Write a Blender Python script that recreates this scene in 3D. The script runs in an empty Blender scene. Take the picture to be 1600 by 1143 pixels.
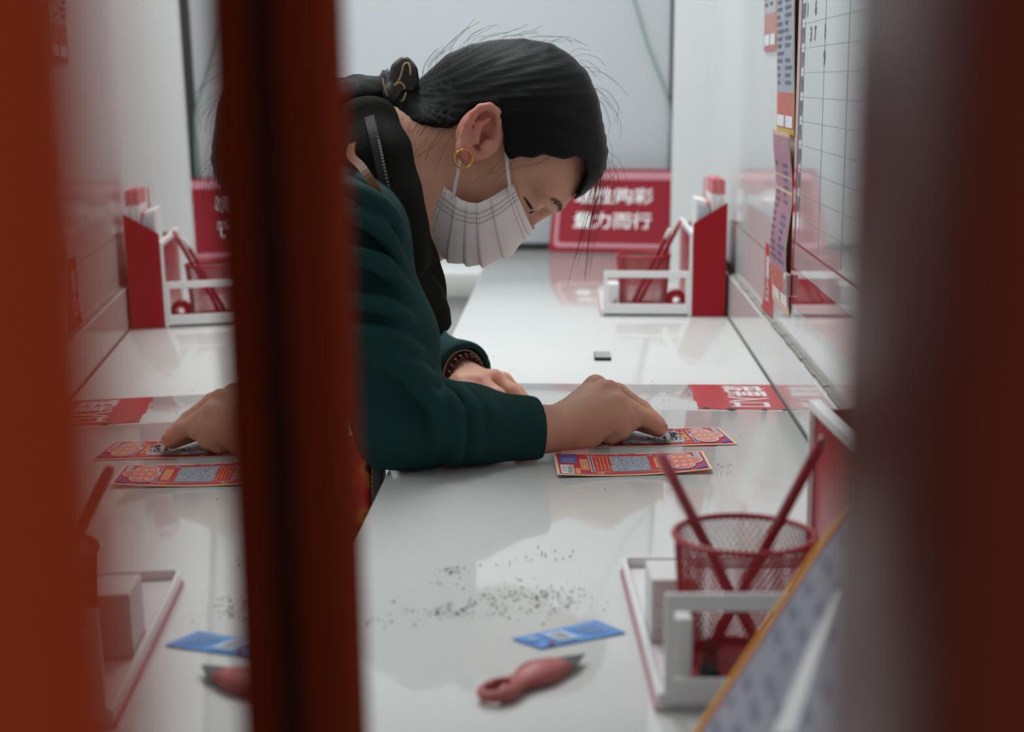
import bpy, bmesh, math, random
import numpy as np
from mathutils import Vector, Matrix
random.seed(7); rng = np.random.default_rng(7)
S = bpy.context.scene
COL = S.collection
PI = math.pi
CT = 0.75                      # counter top height
F_PX = 2500.0                  # focal length in pixels of a 1600 px wide frame
CAM = np.array([0.0, 0.0, CT + 0.38])
TH = math.atan(446.5 / F_PX)
PS = math.atan(95 / F_PX * math.cos(TH))
FW = np.array([-math.sin(PS) * math.cos(TH), math.cos(PS) * math.cos(TH), -math.sin(TH)])
RT = np.array([math.cos(PS), math.sin(PS), 0.0])
UP = np.cross(RT, FW)

def W(px, py, Y):
    """the point at distance Y into the shop that is seen in this direction"""
    d = FW * F_PX + RT * (px - 800) - UP * (py - 571.5)
    return CAM + d * (Y / d[1])

def ON(px, py, z=0.0):
    d = FW * F_PX + RT * (px - 800) - UP * (py - 571.5)
    return CAM + d * ((CT + z - CAM[2]) / d[2])

# ------------------------------------------------------------------ materials
def mat(name, color, rough=0.5, metal=0.0, spec=0.5, noise=0.0, nscale=20.0, bump=0.0, bscale=200.0, coat=0.0, sss=0.0, color2=None, sheen=0.0, trans=0.0, alpha=1.0):
    m = bpy.data.materials.new(name); m.use_nodes = True
    nt = m.node_tree; b = nt.nodes['Principled BSDF']
    b.inputs['Base Color'].default_value = (*color, 1)
    b.inputs['Roughness'].default_value = rough
    b.inputs['Metallic'].default_value = metal
    b.inputs['Specular IOR Level'].default_value = spec
    b.inputs['Coat Weight'].default_value = coat
    b.inputs['Coat Roughness'].default_value = 0.05
    b.inputs['Sheen Weight'].default_value = sheen
    b.inputs['Transmission Weight'].default_value = trans
    b.inputs['Alpha'].default_value = alpha
    if sss:
        b.inputs['Subsurface Weight'].default_value = sss
        b.inputs['Subsurface Radius'].default_value = (0.008, 0.003, 0.0015)
        b.inputs['Subsurface Scale'].default_value = 1.0
    tc = nt.nodes.new('ShaderNodeTexCoord')
    if noise or color2:
        n = nt.nodes.new('ShaderNodeTexNoise'); n.inputs['Scale'].default_value = nscale; n.inputs['Detail'].default_value = 5
        nt.links.new(tc.outputs['Object'], n.inputs['Vector'])
        mx = nt.nodes.new('ShaderNodeMix'); mx.data_type = 'RGBA'
        c2 = color2 or tuple(c * (1 - noise) for c in color)
        mx.inputs[6].default_value = (*color, 1); mx.inputs[7].default_value = (*c2, 1)
        nt.links.new(n.outputs['Fac'], mx.inputs[0]); nt.links.new(mx.outputs[2], b.inputs['Base Color'])
    if bump:
        n2 = nt.nodes.new('ShaderNodeTexNoise'); n2.inputs['Scale'].default_value = bscale; n2.inputs['Detail'].default_value = 3
        nt.links.new(tc.outputs['Object'], n2.inputs['Vector'])
        bp = nt.nodes.new('ShaderNodeBump'); bp.inputs['Strength'].default_value = bump; bp.inputs['Distance'].default_value = 0.002
        nt.links.new(n2.outputs['Fac'], bp.inputs['Height']); nt.links.new(bp.outputs['Normal'], b.inputs['Normal'])
    return m

# ------------------------------------------------------------------ objects
def link(name, me, m=None, parent=None, smooth=False):
    o = bpy.data.objects.new(name, me); COL.objects.link(o)
    for x in (m if isinstance(m, (list, tuple)) else [m] if m else []): me.materials.append(x)
    if parent is not None: o.parent = parent
    if smooth:
        for p in me.polygons: p.use_smooth = True
    return o

def obj(name, bm, m=None, parent=None, smooth=False, auto=None):
    me = bpy.data.meshes.new(name)
    bmesh.ops.recalc_face_normals(bm, faces=bm.faces)
    bm.to_mesh(me); bm.free()
    o = link(name, me, m, parent, smooth or auto is not None)
    if auto is not None: me.set_sharp_from_angle(angle=math.radians(auto))
    return o

def tag(o, label=None, cat=None, group=None, kind=None):
    for k, v in (('label', label), ('category', cat), ('group', group), ('kind', kind)):
        if v: o[k] = v
    return o

def thing(name, label, cat, loc=(0, 0, 0), rz=0.0, group=None):
    o = bpy.data.objects.new(name, None); COL.objects.link(o)
    o.empty_display_size = 0.05
    o.location = loc; o.rotation_euler = (0, 0, rz)
    return tag(o, label, cat, group)

def struct(name, bm, m, parent=None):
    return tag(obj(name, bm, m, parent), kind='structure')

def dup(root, loc=None, rz=None, label=None, group=None, skip=()):
    r = root.copy(); COL.objects.link(r)
    if loc is not None: r.location = loc
    if rz is not None: r.rotation_euler = (0, 0, rz)
    if label: r['label'] = label
    if group: r['group'] = group
    for ch in list(root.children):
        c = ch.copy(); COL.objects.link(c); c.parent = r
        for g in ch.children:
            d = g.copy(); COL.objects.link(d); d.parent = c
    return r

def BM(): return bmesh.new()

def box(bm, lo, hi, bev=0.0, M=None, seg=2):
    lo, hi = Vector(lo), Vector(hi)
    r = bmesh.ops.create_cube(bm, size=1.0)
    vs = r['verts']
    for v in vs:
        v.co = Vector((lo[i] + (v.co[i] + 0.5) * (hi[i] - lo[i]) for i in range(3)))
    if bev:
        es = {e for v in vs for e in v.link_edges}
        rr = bmesh.ops.bevel(bm, geom=list(es), offset=bev, segments=seg, affect='EDGES', profile=0.5)
        vs = list({v for f in rr['faces'] for v in f.verts} | {v for v in vs if v.is_valid})
    if M is not None:
        for v in vs: v.co = M @ v.co
    return vs

def tube(bm, pts, r, n=8, cap=True, closed=False):
    pts = [Vector(p) for p in pts]; N = len(pts)
    rs = r if isinstance(r, (list, tuple, np.ndarray)) else [r] * N
    rings = []; nrm = None
    for i, p in enumerate(pts):
        t = (pts[(i + 1) % N] - pts[i - 1]) if closed else (pts[min(i + 1, N - 1)] - pts[max(i - 1, 0)])
        t.normalize()
        if nrm is None:
            nrm = t.orthogonal().normalized()
        nrm = (nrm - t * nrm.dot(t))
        if nrm.length < 1e-6: nrm = t.orthogonal()
        nrm.normalize(); bn = t.cross(nrm)
        rings.append([bm.verts.new(p + (nrm * math.cos(2 * PI * k / n) + bn * math.sin(2 * PI * k / n)) * rs[i]) for k in range(n)])
    for i in range(N if closed else N - 1):
        a, b = rings[i], rings[(i + 1) % N]
        for k in range(n):
            bm.faces.new((a[k], a[(k + 1) % n], b[(k + 1) % n], b[k]))
    if cap and not closed:
        bm.faces.new(rings[0][::-1]); bm.faces.new(rings[-1])

def lathe(bm, prof, n=48, c=(0, 0, 0), closed=False):
    c = Vector(c); rings = []
    for r, z in prof:
        rings.append([bm.verts.new(c + Vector((r * math.cos(2 * PI * k / n), r * math.sin(2 * PI * k / n), z))) for k in range(n)])
    m = len(prof)
    for i in range(m if closed else m - 1):
        a, b = rings[i], rings[(i + 1) % m]
        for k in range(n): bm.faces.new((a[k], a[(k + 1) % n], b[(k + 1) % n], b[k]))
    if not closed:
        if prof[0][0] > 1e-5: bm.faces.new(rings[0][::-1])
        if prof[-1][0] > 1e-5: bm.faces.new(rings[-1])

def prism(bm, poly, depth, M=None):
    """2-D outline in x,z extruded along +y"""
    a = [bm.verts.new(Vector((p[0], 0, p[1]))) for p in poly]
    b = [bm.verts.new(Vector((p[0], depth, p[1]))) for p in poly]
    n = len(poly)
    bm.faces.new(a); bm.faces.new(b[::-1])
    for i in range(n): bm.faces.new((a[i], b[i], b[(i + 1) % n], a[(i + 1) % n]))
    if M is not None:
        for v in a + b: v.co = M @ v.co

def smooth_path(pts, k=6):
    """Catmull-Rom through points"""
    P = [np.array(p, float) for p in pts]; P = [2 * P[0] - P[1]] + P + [2 * P[-1] - P[-2]]
    out = []
    for i in range(1, len(P) - 2):
        for j in range(k):
            t = j / k
            out.append(0.5 * (2 * P[i] + (P[i + 1] - P[i - 1]) * t + (2 * P[i - 1] - 5 * P[i] + 4 * P[i + 1] - P[i + 2]) * t * t + (3 * P[i] - P[i - 1] - 3 * P[i + 1] + P[i + 2]) * t ** 3))
    out.append(P[-2]); return out

def ribbon(bm, pts, side, w, th):
    """flat strap along pts, w wide in direction side, th thick"""
    pts = [Vector(p) for p in pts]; N = len(pts); rings = []
    for i, p in enumerate(pts):
        t = (pts[min(i + 1, N - 1)] - pts[max(i - 1, 0)]).normalized()
        s = Vector(side[i] if isinstance(side, list) else side); s = (s - t * s.dot(t)).normalized(); nn = t.cross(s)
        rings.append([bm.verts.new(p + s * a * w / 2 + nn * b * th / 2) for a, b in ((-1, -1), (1, -1), (1, 1), (-1, 1))])
    for i in range(N - 1):
        for k in range(4): bm.faces.new((rings[i][k], rings[i][(k + 1) % 4], rings[i + 1][(k + 1) % 4], rings[i + 1][k]))
    bm.faces.new(rings[0][::-1]); bm.faces.new(rings[-1])

def text_obj(name, body, size, m, M, parent=None, bold=0.0, ext=0.0003, sx=1.0, vertical=False):
    c = bpy.data.curves.new(name, 'FONT'); c.body = body; c.size = size
    c.align_x = 'CENTER'; c.align_y = 'CENTER'; c.offset = bold; c.extrude = ext; c.resolution_u = 3
    o = bpy.data.objects.new('tmp', c); COL.objects.link(o)
    dg = bpy.context.evaluated_depsgraph_get()
    me = bpy.data.meshes.new_from_object(o.evaluated_get(dg))
    bpy.data.objects.remove(o)
    me.transform(M @ Matrix.Diagonal((sx, 1, 1, 1)))
    me.materials.clear()
    return link(name, me, m, parent)

def frame(o, x, y, z):
    """matrix with columns x, y, z and origin o"""
    M = Matrix.Identity(4)
    for i, v in enumerate((x, y, z, o)):
        v = Vector(v)
        for j in range(3): M[j][i] = v[j]
    return M

# ------------------------------------------------------------------ signed-distance bodies
def smin(a, b, k):
    h = np.clip(0.5 + 0.5 * (b - a) / k, 0, 1)
    return b + (a - b) * h - k * h * (1 - h)

class Body:
    def __init__(s): s.p = []
    def add(s, f, c, br, k=0.01, op='u'): s.p.append((f, np.asarray(c, float), br, k, op)); return s
    def cap(s, a, b, ra, rb=None, k=0.01, op='u', flat=None):
        a, b = np.asarray(a, float), np.asarray(b, float); rb = ra if rb is None else rb
        ab = b - a; L2 = ab @ ab + 1e-12
        ax, sc = (np.asarray(flat[0], float), flat[1]) if flat else (None, 1)
        if ax is not None: ax = ax / np.linalg.norm(ax)
        def f(P):
            d = P - a
            t = np.clip(d @ ab / L2, 0, 1)
            q = d - t[:, None] * ab
            if ax is not None:
                h = q @ ax; q = q + (1 / sc - 1) * h[:, None] * ax
                return (np.sqrt((q * q).sum(1)) - (ra + (rb - ra) * t)) * min(1, sc)
            return np.sqrt((q * q).sum(1)) - (ra + (rb - ra) * t)
        return s.add(f, (a + b) / 2, np.sqrt(L2) / 2 + max(ra, rb) * max(1, sc), k, op)
    def chain(s, pts, rs, k=0.01, op='u', flat=None):
        for i in range(len(pts) - 1): s.cap(pts[i], pts[i + 1], rs[i], rs[i + 1], k, op, flat)
        return s
    def ell(s, c, r, axes=None, k=0.01, op='u'):
        c = np.asarray(c, float); r = np.asarray(r, float); A = np.eye(3) if axes is None else np.array(axes, float)
        def f(P):
            q = (P - c) @ A.T
            k0 = np.sqrt(((q / r) ** 2).sum(1)); k1 = np.sqrt(((q / r ** 2) ** 2).sum(1)) + 1e-9
            return k0 * (k0 - 1) / k1
        return s.add(f, c, r.max(), k, op)
    def half(s, c, n, k=0.002):
        """cut away the side the normal points to"""
        c = np.asarray(c, float); n = np.asarray(n, float); n = n / np.linalg.norm(n)
        return s.add(lambda P: (P - c) @ n, c, 1e3, k, 'c')
    def __call__(s, P, ctr=None, rad=None):
        d = np.full(len(P), 0.2)
        for f, c, br, k, op in s.p:
            if ctr is not None and np.linalg.norm(c - ctr) > br + rad + 0.08: continue
            if op == 'u': d = smin(d, f(P), k)
            elif op == 's': d = -smin(-d, f(P), k)
            elif op == 'c': d = -smin(-d, -f(P), k)
        return d

def sdf_mesh(name, f, lo, hi, h, B=16, slack=1.25):
    lo = np.asarray(lo, float); hi = np.asarray(hi, float)
    nb = np.maximum(1, np.ceil((hi - lo) / (h * B)).astype(int))
    idx = np.stack(np.meshgrid(*[np.arange(n) for n in nb], indexing='ij'), -1).reshape(-1, 3)
    ctr = lo + (idx + 0.5) * B * h
    R = math.sqrt(3) / 2 * B * h
    dc = f(ctr)
    act = idx[np.abs(dc) < R * slack + 0.004]; actc = ctr[np.abs(dc) < R * slack + 0.004]
    g = np.stack(np.meshgrid(*[np.arange(B + 1)] * 3, indexing='ij'), -1).reshape(-1, 3)
    n1 = B + 1
    D = nb * B + 2
    key = lambda c: (c[:, 0] * D[1] + c[:, 1]) * D[2] + c[:, 2]
    co = np.stack(np.meshgrid([0, 1], [0, 1], [0, 1], indexing='ij'), -1).reshape(-1, 3)
    ED = [(a, b) for a in range(8) for b in range(a + 1, 8) if np.abs(co[a] - co[b]).sum() == 1]
    KV, PV, QU = [], [], []
    for bi, bc in zip(act, actc):
        base = bi * B
        P = lo + (base + g) * h
        v = f(P, bc, R) if isinstance(f, Body) else f(P)
        v = v.reshape(n1, n1, n1)
        if v.min() > 0 or v.max() < 0: continue
        v = np.where(v == 0, 1e-9, v); s = v < 0
        cs = sum(s[a:a + B, b:b + B, c:c + B].astype(np.int8) for a, b, c in co)
        ci = np.argwhere((cs > 0) & (cs < 8))
        if len(ci):
            cv = np.stack([v[ci[:, 0] + a, ci[:, 1] + b, ci[:, 2] + c] for a, b, c in co], 1)
            acc = np.zeros((len(ci), 3)); cnt = np.zeros(len(ci))
            for a, b in ED:
                va, vb = cv[:, a], cv[:, b]; x = (va < 0) != (vb < 0)
                t = np.where(x, va / np.where(x, va - vb, 1), 0)
                acc += np.where(x[:, None], co[a] + t[:, None] * (co[b] - co[a]), 0); cnt += x
            KV.append(key(ci + base)); PV.append(lo + (base + ci + acc / cnt[:, None]) * h)
        for ax in range(3):
            sl = [slice(0, B)] * 3; sl2 = [slice(0, B)] * 3; sl2[ax] = slice(1, B + 1)
            s0, s1 = s[tuple(sl)], s[tuple(sl2)]
            e = np.argwhere(s0 != s1)
            if not len(e): continue
            flip = s0[e[:, 0], e[:, 1], e[:, 2]]
            u, w = (ax + 1) % 3, (ax + 2) % 3
            q = []
            for du, dw in ((0, 0), (-1, 0), (-1, -1), (0, -1)):
                c = e + base; c = c.copy(); c[:, u] += du; c[:, w] += dw; q.append(key(c))
            q = np.stack(q, 1); q[~flip] = q[~flip][:, ::-1]
            QU.append(q)
    K = np.concatenate(KV); P = np.concatenate(PV); Q = np.concatenate(QU)
    o = np.argsort(K); K = K[o]; P = P[o]
    j = np.clip(np.searchsorted(K, Q), 0, len(K) - 1)
    ok = (K[j] == Q).all(1); j = j[ok]
    me = bpy.data.meshes.new(name)
    me.vertices.add(len(P)); me.vertices.foreach_set('co', P.astype(np.float32).ravel())
    me.loops.add(j.size); me.loops.foreach_set('vertex_index', j.astype(np.int32).ravel())
    me.polygons.add(len(j)); me.polygons.foreach_set('loop_start', np.arange(0, j.size, 4, dtype=np.int32))
    me.update(calc_edges=True); me.validate()
    me.shade_smooth()
    return me, P

def poly_sdf(P2, poly):
    poly = np.asarray(poly, float); d = np.full(len(P2), 1e9); s = np.ones(len(P2))
    n = len(poly)
    for i in range(n):
        a = poly[i]; b = poly[i - 1]; e = b - a; w = P2 - a
        t = np.clip(w @ e / (e @ e + 1e-15), 0, 1)
        q = w - t[:, None] * e
        d = np.minimum(d, (q * q).sum(1))
        c1 = P2[:, 1] >= a[1]; c2 = P2[:, 1] < b[1]; c3 = e[0] * w[:, 1] > e[1] * w[:, 0]
        s = np.where((c1 & c2 & c3) | (~c1 & ~c2 & ~c3), -s, s)
    return s * np.sqrt(d)
# ================================================================== materials
M_counter = mat('counter_stone', (0.74, 0.74, 0.715), 0.06, noise=0.10, nscale=6, spec=0.62)
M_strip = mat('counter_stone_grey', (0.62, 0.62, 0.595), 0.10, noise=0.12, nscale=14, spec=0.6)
M_seam = mat('grout_dirt', (0.16, 0.14, 0.12), 0.8, noise=0.5, nscale=60)
M_tile = mat('wall_tile', (0.72, 0.73, 0.73), 0.10, noise=0.05, nscale=3, spec=0.55)
M_white = mat('white_acrylic', (0.87, 0.86, 0.86), 0.25)
M_plaster = mat('white_plaster', (0.78, 0.80, 0.80), 0.6, noise=0.08, nscale=4, bump=0.2, bscale=30)
M_panel = mat('back_panel', (0.63, 0.66, 0.69), 0.35, noise=0.06, nscale=1.5)
M_dark = mat('dark_gap', (0.045, 0.042, 0.042), 0.7)
M_floor = mat('floor_tile', (0.42, 0.41, 0.39), 0.3, noise=0.2, nscale=5)
M_lacquer = mat('red_lacquer', (0.36, 0.052, 0.020), 0.6, noise=0.2, nscale=3, spec=0.0)
M_redbox = mat('red_acrylic', (0.34, 0.005, 0.014), 0.25, spec=0.3)
M_red = mat('red_plastic', (0.45, 0.012, 0.02), 0.35)
M_redwire = mat('red_wire', (0.40, 0.012, 0.022), 0.4)
M_sign = mat('sign_red', (0.27, 0.006, 0.017), 0.45, spec=0.1)
M_pink = mat('sign_pink', (0.55, 0.24, 0.28), 0.5, spec=0.15)
M_stk = mat('sticker_red', (0.52, 0.022, 0.030), 0.3, noise=0.12, nscale=30)
M_letter = mat('letter_white', (0.78, 0.75, 0.75), 0.4)
M_black = mat('black_plastic', (0.02, 0.02, 0.02), 0.4)
M_steel = mat('steel', (0.45, 0.45, 0.46), 0.3, 0.9)
M_gold = mat('gold', (0.75, 0.47, 0.10), 0.22, 1.0)
M_pencil = mat('red_pencil', (0.30, 0.012, 0.022), 0.25, coat=0.4)
M_paper = mat('paper', (0.80, 0.79, 0.78), 0.7)
M_blueprint = mat('card_blue', (0.05, 0.20, 0.62), 0.4, color2=(0.12, 0.36, 0.75), nscale=30)
M_slipgrey = mat('slip_grey', (0.52, 0.55, 0.62), 0.6)
M_slippink = mat('slip_pink', (0.68, 0.20, 0.22), 0.6)
M_skin = None

def skin_mat():
    m = mat('skin', (0.42, 0.225, 0.14), 0.5, spec=0.35, sss=0.12, bump=0.12, bscale=500)
    nt = m.node_tree; b = nt.nodes['Principled BSDF']
    at = nt.nodes.new('ShaderNodeAttribute'); at.attribute_name = 'blush'
    tc = nt.nodes.new('ShaderNodeTexCoord')
    n = nt.nodes.new('ShaderNodeTexNoise'); n.inputs['Scale'].default_value = 45; n.inputs['Detail'].default_value = 6
    nt.links.new(tc.outputs['Object'], n.inputs['Vector'])
    m1 = nt.nodes.new('ShaderNodeMix'); m1.data_type = 'RGBA'
    m1.inputs[6].default_value = (0.72, 0.39, 0.27, 1); m1.inputs[7].default_value = (0.60, 0.295, 0.195, 1)
    nt.links.new(n.outputs['Fac'], m1.inputs[0])
    m2 = nt.nodes.new('ShaderNodeMix'); m2.data_type = 'RGBA'; m2.inputs[7].default_value = (0.62, 0.19, 0.145, 1)
    nt.links.new(at.outputs['Fac'], m2.inputs[0]); nt.links.new(m1.outputs[2], m2.inputs[6])
    nt.links.new(m2.outputs[2], b.inputs['Base Color'])
    return m

def hair_mat():
    m = mat('black_hair', (0.004, 0.0037, 0.0037), 0.45, spec=0.16)
    nt = m.node_tree; b = nt.nodes['Principled BSDF']
    uv = nt.nodes.new('ShaderNodeUVMap'); uv.uv_map = 'strand'
    mp = nt.nodes.new('ShaderNodeMapping'); mp.inputs['Scale'].default_value = (5, 220, 1)
    n = nt.nodes.new('ShaderNodeTexNoise'); n.inputs['Scale'].default_value = 1; n.inputs['Detail'].default_value = 6
    nt.links.new(uv.outputs['UV'], mp.inputs['Vector']); nt.links.new(mp.outputs['Vector'], n.inputs['Vector'])
    bp = nt.nodes.new('ShaderNodeBump'); bp.inputs['Strength'].default_value = 0.7; bp.inputs['Distance'].default_value = 0.002
    nt.links.new(n.outputs['Fac'], bp.inputs['Height']); nt.links.new(bp.outputs['Normal'], b.inputs['Normal'])
    return m

def mask_mat():
    m = mat('mask_cloth', (0.72, 0.64, 0.63), 0.8)
    nt = m.node_tree; b = nt.nodes['Principled BSDF']
    uv = nt.nodes.new('ShaderNodeUVMap'); uv.uv_map = 'cloth'
    sp = nt.nodes.new('ShaderNodeSeparateXYZ'); nt.links.new(uv.outputs['UV'], sp.inputs[0])
    def math_(op, a, bb=None, cc=None):
        x = nt.nodes.new('ShaderNodeMath'); x.operation = op
        for i, v in enumerate((a, bb, cc)):
            if v is None: continue
            if isinstance(v, (int, float)): x.inputs[i].default_value = v
            else: nt.links.new(v, x.inputs[i])
        return x.outputs[0]
    def near(s, c, w): return math_('LESS_THAN', math_('ABSOLUTE', math_('SUBTRACT', s, c)), w)
    u, v = sp.outputs[0], sp.outputs[1]
    dv = math_('LESS_THAN', math_('FRACT', math_('MULTIPLY', v, 80)), 0.55)
    du = math_('LESS_THAN', math_('FRACT', math_('MULTIPLY', u, 50)), 0.55)
    rows_u = None
    for c in (0.055, 0.095, 0.905, 0.945):
        r = near(u, c, 0.006); rows_u = r if rows_u is None else math_('MAXIMUM', rows_u, r)
    rows_v = None
    for c in (0.035, 0.055, 0.075, 0.965, 0.945):
        r = near(v, c, 0.005); rows_v = r if rows_v is None else math_('MAXIMUM', rows_v, r)
    d = math_('MAXIMUM', math_('MULTIPLY', rows_u, dv), math_('MULTIPLY', rows_v, du))
    mx = nt.nodes.new('ShaderNodeMix'); mx.data_type = 'RGBA'
    mx.inputs[6].default_value = (0.86, 0.785, 0.775, 1); mx.inputs[7].default_value = (0.46, 0.34, 0.33, 1)
    nt.links.new(d, mx.inputs[0]); nt.links.new(mx.outputs[2], b.inputs['Base Color'])
    return m

# ================================================================== the room
def plain(lo, hi):
    b = BM(); box(b, lo, hi); return b
struct('floor', plain((-2.2, -0.8, -0.1), (0.6, 4.2, 0)), M_floor)
struct('ceiling', plain((-2.2, -0.2, 2.6), (0.6, 4.2, 2.7)), M_plaster)
XW = 0.266
struct('wall_left', plain((-2.2, -0.2, 0), (-2.1, 4.2, 2.6)), M_plaster)
struct('wall_back', plain((-2.2, 3.75, 0), (0.6, 3.9, 2.6)), M_panel)

def tile_mat():
    m = mat('wall_tile_right', (0.74, 0.75, 0.75), 0.08, spec=0.55)
    nt = m.node_tree; b = nt.nodes['Principled BSDF']
    tc = nt.nodes.new('ShaderNodeTexCoord'); sp = nt.nodes.new('ShaderNodeSeparateXYZ'); cb = nt.nodes.new('ShaderNodeCombineXYZ')
    nt.links.new(tc.outputs['Object'], sp.inputs[0]); nt.links.new(sp.outputs[1], cb.inputs[0]); nt.links.new(sp.outputs[2], cb.inputs[1])
    br = nt.nodes.new('ShaderNodeTexBrick'); br.offset = 0; br.inputs['Scale'].default_value = 1
    br.inputs['Brick Width'].default_value = 0.6; br.inputs['Row Height'].default_value = 0.9; br.inputs['Mortar Size'].default_value = 0.0009
    br.inputs['Color1'].default_value = (0.74, 0.75, 0.75, 1); br.inputs['Color2'].default_value = (0.72, 0.73, 0.735, 1); br.inputs['Mortar'].default_value = (0.35, 0.33, 0.32, 1)
    nt.links.new(cb.outputs[0], br.inputs['Vector']); nt.links.new(br.outputs['Color'], b.inputs['Base Color'])
    return m
struct('wall_right', plain((XW, 0.2, 0), (0.36, 3.75, 2.6)), tile_mat())
# end of the wall beside the back counter
struct('wall_far_return', plain((0.200, 3.2, CT + 0.0005), (XW, 3.255, 2.6)), M_plaster)
# dark jamb and gap on the back panel
struct('trim_1', plain((0.2225, 3.742, CT - 0.1), (XW, 3.75, 2.6)), M_dark)
struct('trim_2', plain((-2.1, 3.735, CT - 0.075), (0.2225, 3.75, CT + 0.004)), M_dark)
# tiled upstand along the wall, with its dirty top edge and joint
b = BM(); box(b, (0.2555, 0.53, CT + 0.0008), (XW - 0.0002, 3.2, CT + 0.067), 0.001)
struct('baseboard_right', b, M_tile)
b = BM()
pts = [];
for i in range(60):
    y = 1.2 + i * 0.033
    box(b, (XW - 0.0052 - 0.002 * random.random(), y, CT + 0.0672), (XW - 0.0003, y + 0.034, CT + 0.0692 + 0.0015 * random.random()))
struct('trim_3', b, mat('dirty_sealant', (0.42, 0.39, 0.34), 0.8, noise=0.6, nscale=90))
b = BM(); box(b, (0.2535, 0.6, CT + 0.0002), (0.2556, 3.15, CT + 0.0016))
struct('trim_4', b, M_seam)

# ================================================================== counter
cn = thing('counter', 'long glossy white stone counter along the right wall, turning left at the back', 'counter', (0, 0, 0))
def slab(lo, hi, m, nm='worktop'):
    b = BM(); box(b, lo, hi, 0.003); return obj(nm, b, m, cn, auto=40)
slab((-0.181, 0.53, CT - 0.045), (0.2552, 1.8395, CT), M_counter)
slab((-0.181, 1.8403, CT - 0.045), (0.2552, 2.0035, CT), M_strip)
slab((-0.181, 2.0042, CT - 0.045), (0.2552, 3.62, CT), M_counter)
slab((-1.4, 3.17, CT - 0.048), (-0.1815, 3.62, CT), M_counter)
b = BM(); box(b, (0.02, 0.56, 0.001), (0.25, 3.6, CT - 0.046)); obj('support_panel', b, M_white, cn)
b = BM(); box(b, (-1.38, 3.19, 0.001), (0.018, 3.6, CT - 0.049)); obj('support_panel', b, M_white, cn)

# stickers on the counter and on the wall
def jag(n, w, d, amp):
    """outline of a worn sheet in x,y"""
    out = []
    for (x0, y0), (x1, y1), a in (((0, 0), (w, 0), amp), ((w, 0), (w, d), amp * .3), ((w, d), (0, d), amp * .2), ((0, d), (0, 0), amp)):
        for i in range(n):
            t = i / n; r = (random.random() - .3) * a
            out.append((x0 + (x1 - x0) * t + (r if x0 == x1 and x0 == 0 else 0), y0 + (y1 - y0) * t + (r if y0 == y1 and y0 == 0 else 0)))
    return out
st = thing('slot_sticker', 'worn red rectangular sticker with white characters lying flat on the counter top', 'sticker', (0.149, 1.845, CT))
b = BM()
vs = [b.verts.new((x, y, z)) for z in (0.0001, 0.0005) for x, y in jag(14, 0.1035, 0.155, 0.004)]
n = len(vs) // 2
b.faces.new(vs[n:]); b.faces.new(vs[:n][::-1])
for i in range(n): b.faces.new((vs[i], vs[(i + 1) % n], vs[n + (i + 1) % n], vs[n + i]))
obj('sheet', b, M_stk, st)
for i, ch in enumerate('废票入口'):
    text_obj('printed_character', ch, 0.034, M_letter, frame((0.062, 0.128 - i * 0.0335, 0.0007), (0, -1.0, 0), (1.62, 0, 0), (0, 0, 1)), st, bold=0.0007, ext=0.0001)
b = BM()
for x, y, r in ((0.010, 0.006, 0.006), (0.040, 0.002, 0.008), (0.078, 0.001, 0.004), (0.101, 0.001, 0.004)):
    vs = [b.verts.new((x + r * math.cos(a) * (0.6 + 0.5 * random.random()), max(-0.003, y + r * math.sin(a) * (0.5 + 0.5 * random.random())), 0.0008)) for a in np.linspace(0, 2 * PI, 10)[:-1]]
    b.faces.new(vs)
obj('worn_spot', b, M_black, st)

ws = thing('wall_sticker', 'narrow red sticker with white characters on the white wall, lower corner peeling', 'sticker', (XW, 2.10, CT + 0.07))
b = BM()
rows = []
for i in range(13):
    z = 0.002 + i * 0.0075
    off = -0.0006 - 0.004 * max(0, 1 - i / 3) ** 2
    rows.append([b.verts.new((off * (1 if k else .25), k * 0.098, z)) for k in (0, 1)])
for i in range(12): b.faces.new((rows[i][0], rows[i][1], rows[i + 1][1], rows[i + 1][0]))
o = obj('sheet', b, M_stk, ws); o.modifiers.new('s', 'SOLIDIFY').thickness = 0.0004
for i, ch in enumerate('废票入口'):
    text_obj('printed_character', ch, 0.016, M_letter, frame((-0.0014, 0.060, 0.068 - i * 0.0155), (0, -2.6, 0), (0, 0, 1), (-1, 0, 0)), ws, bold=0.0003, ext=0.0001)

# ================================================================== sign on the back of the counter
sg_o = Vector((-0.052, 3.585, CT + 0.001)); yaw = math.radians(-7); lean = math.radians(33)
ex = Vector((math.cos(yaw), math.sin(yaw), 0)); eb = Vector((-math.sin(yaw), math.cos(yaw), 0))
ez = (Vector((0, 0, 1)) * math.cos(lean) + eb * math.sin(lean)).normalized(); en = ex.cross(ez)
SM = frame(sg_o, ex, ez, en)    # x along, y up the face, z toward the viewer
sg = thing('standing_sign', 'red sign with pale border and two lines of white characters leaning behind the counter', 'sign')
def rrect(x0, y0, x1, y1, r, n=6):
    out = []
    for cx, cy, a0 in ((x1 - r, y1 - r, 0), (x0 + r, y1 - r, 90), (x0 + r, y0 + r, 180), (x1 - r, y0 + r, 270)):
        for i in range(n + 1):
            a = math.radians(a0 + 90 * i / n); out.append((cx + r * math.cos(a), cy + r * math.sin(a)))
    return out
def plate(bm, pts, z0, z1, M):
    a = [bm.verts.new(M @ Vector((x, y, z0))) for x, y in pts]; c = [bm.verts.new(M @ Vector((x, y, z1))) for x, y in pts]
    bm.faces.new(a[::-1]); bm.faces.new(c)
    for i in range(len(pts)): bm.faces.new((a[i], a[(i + 1) % len(pts)], c[(i + 1) % len(pts)], c[i]))
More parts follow.
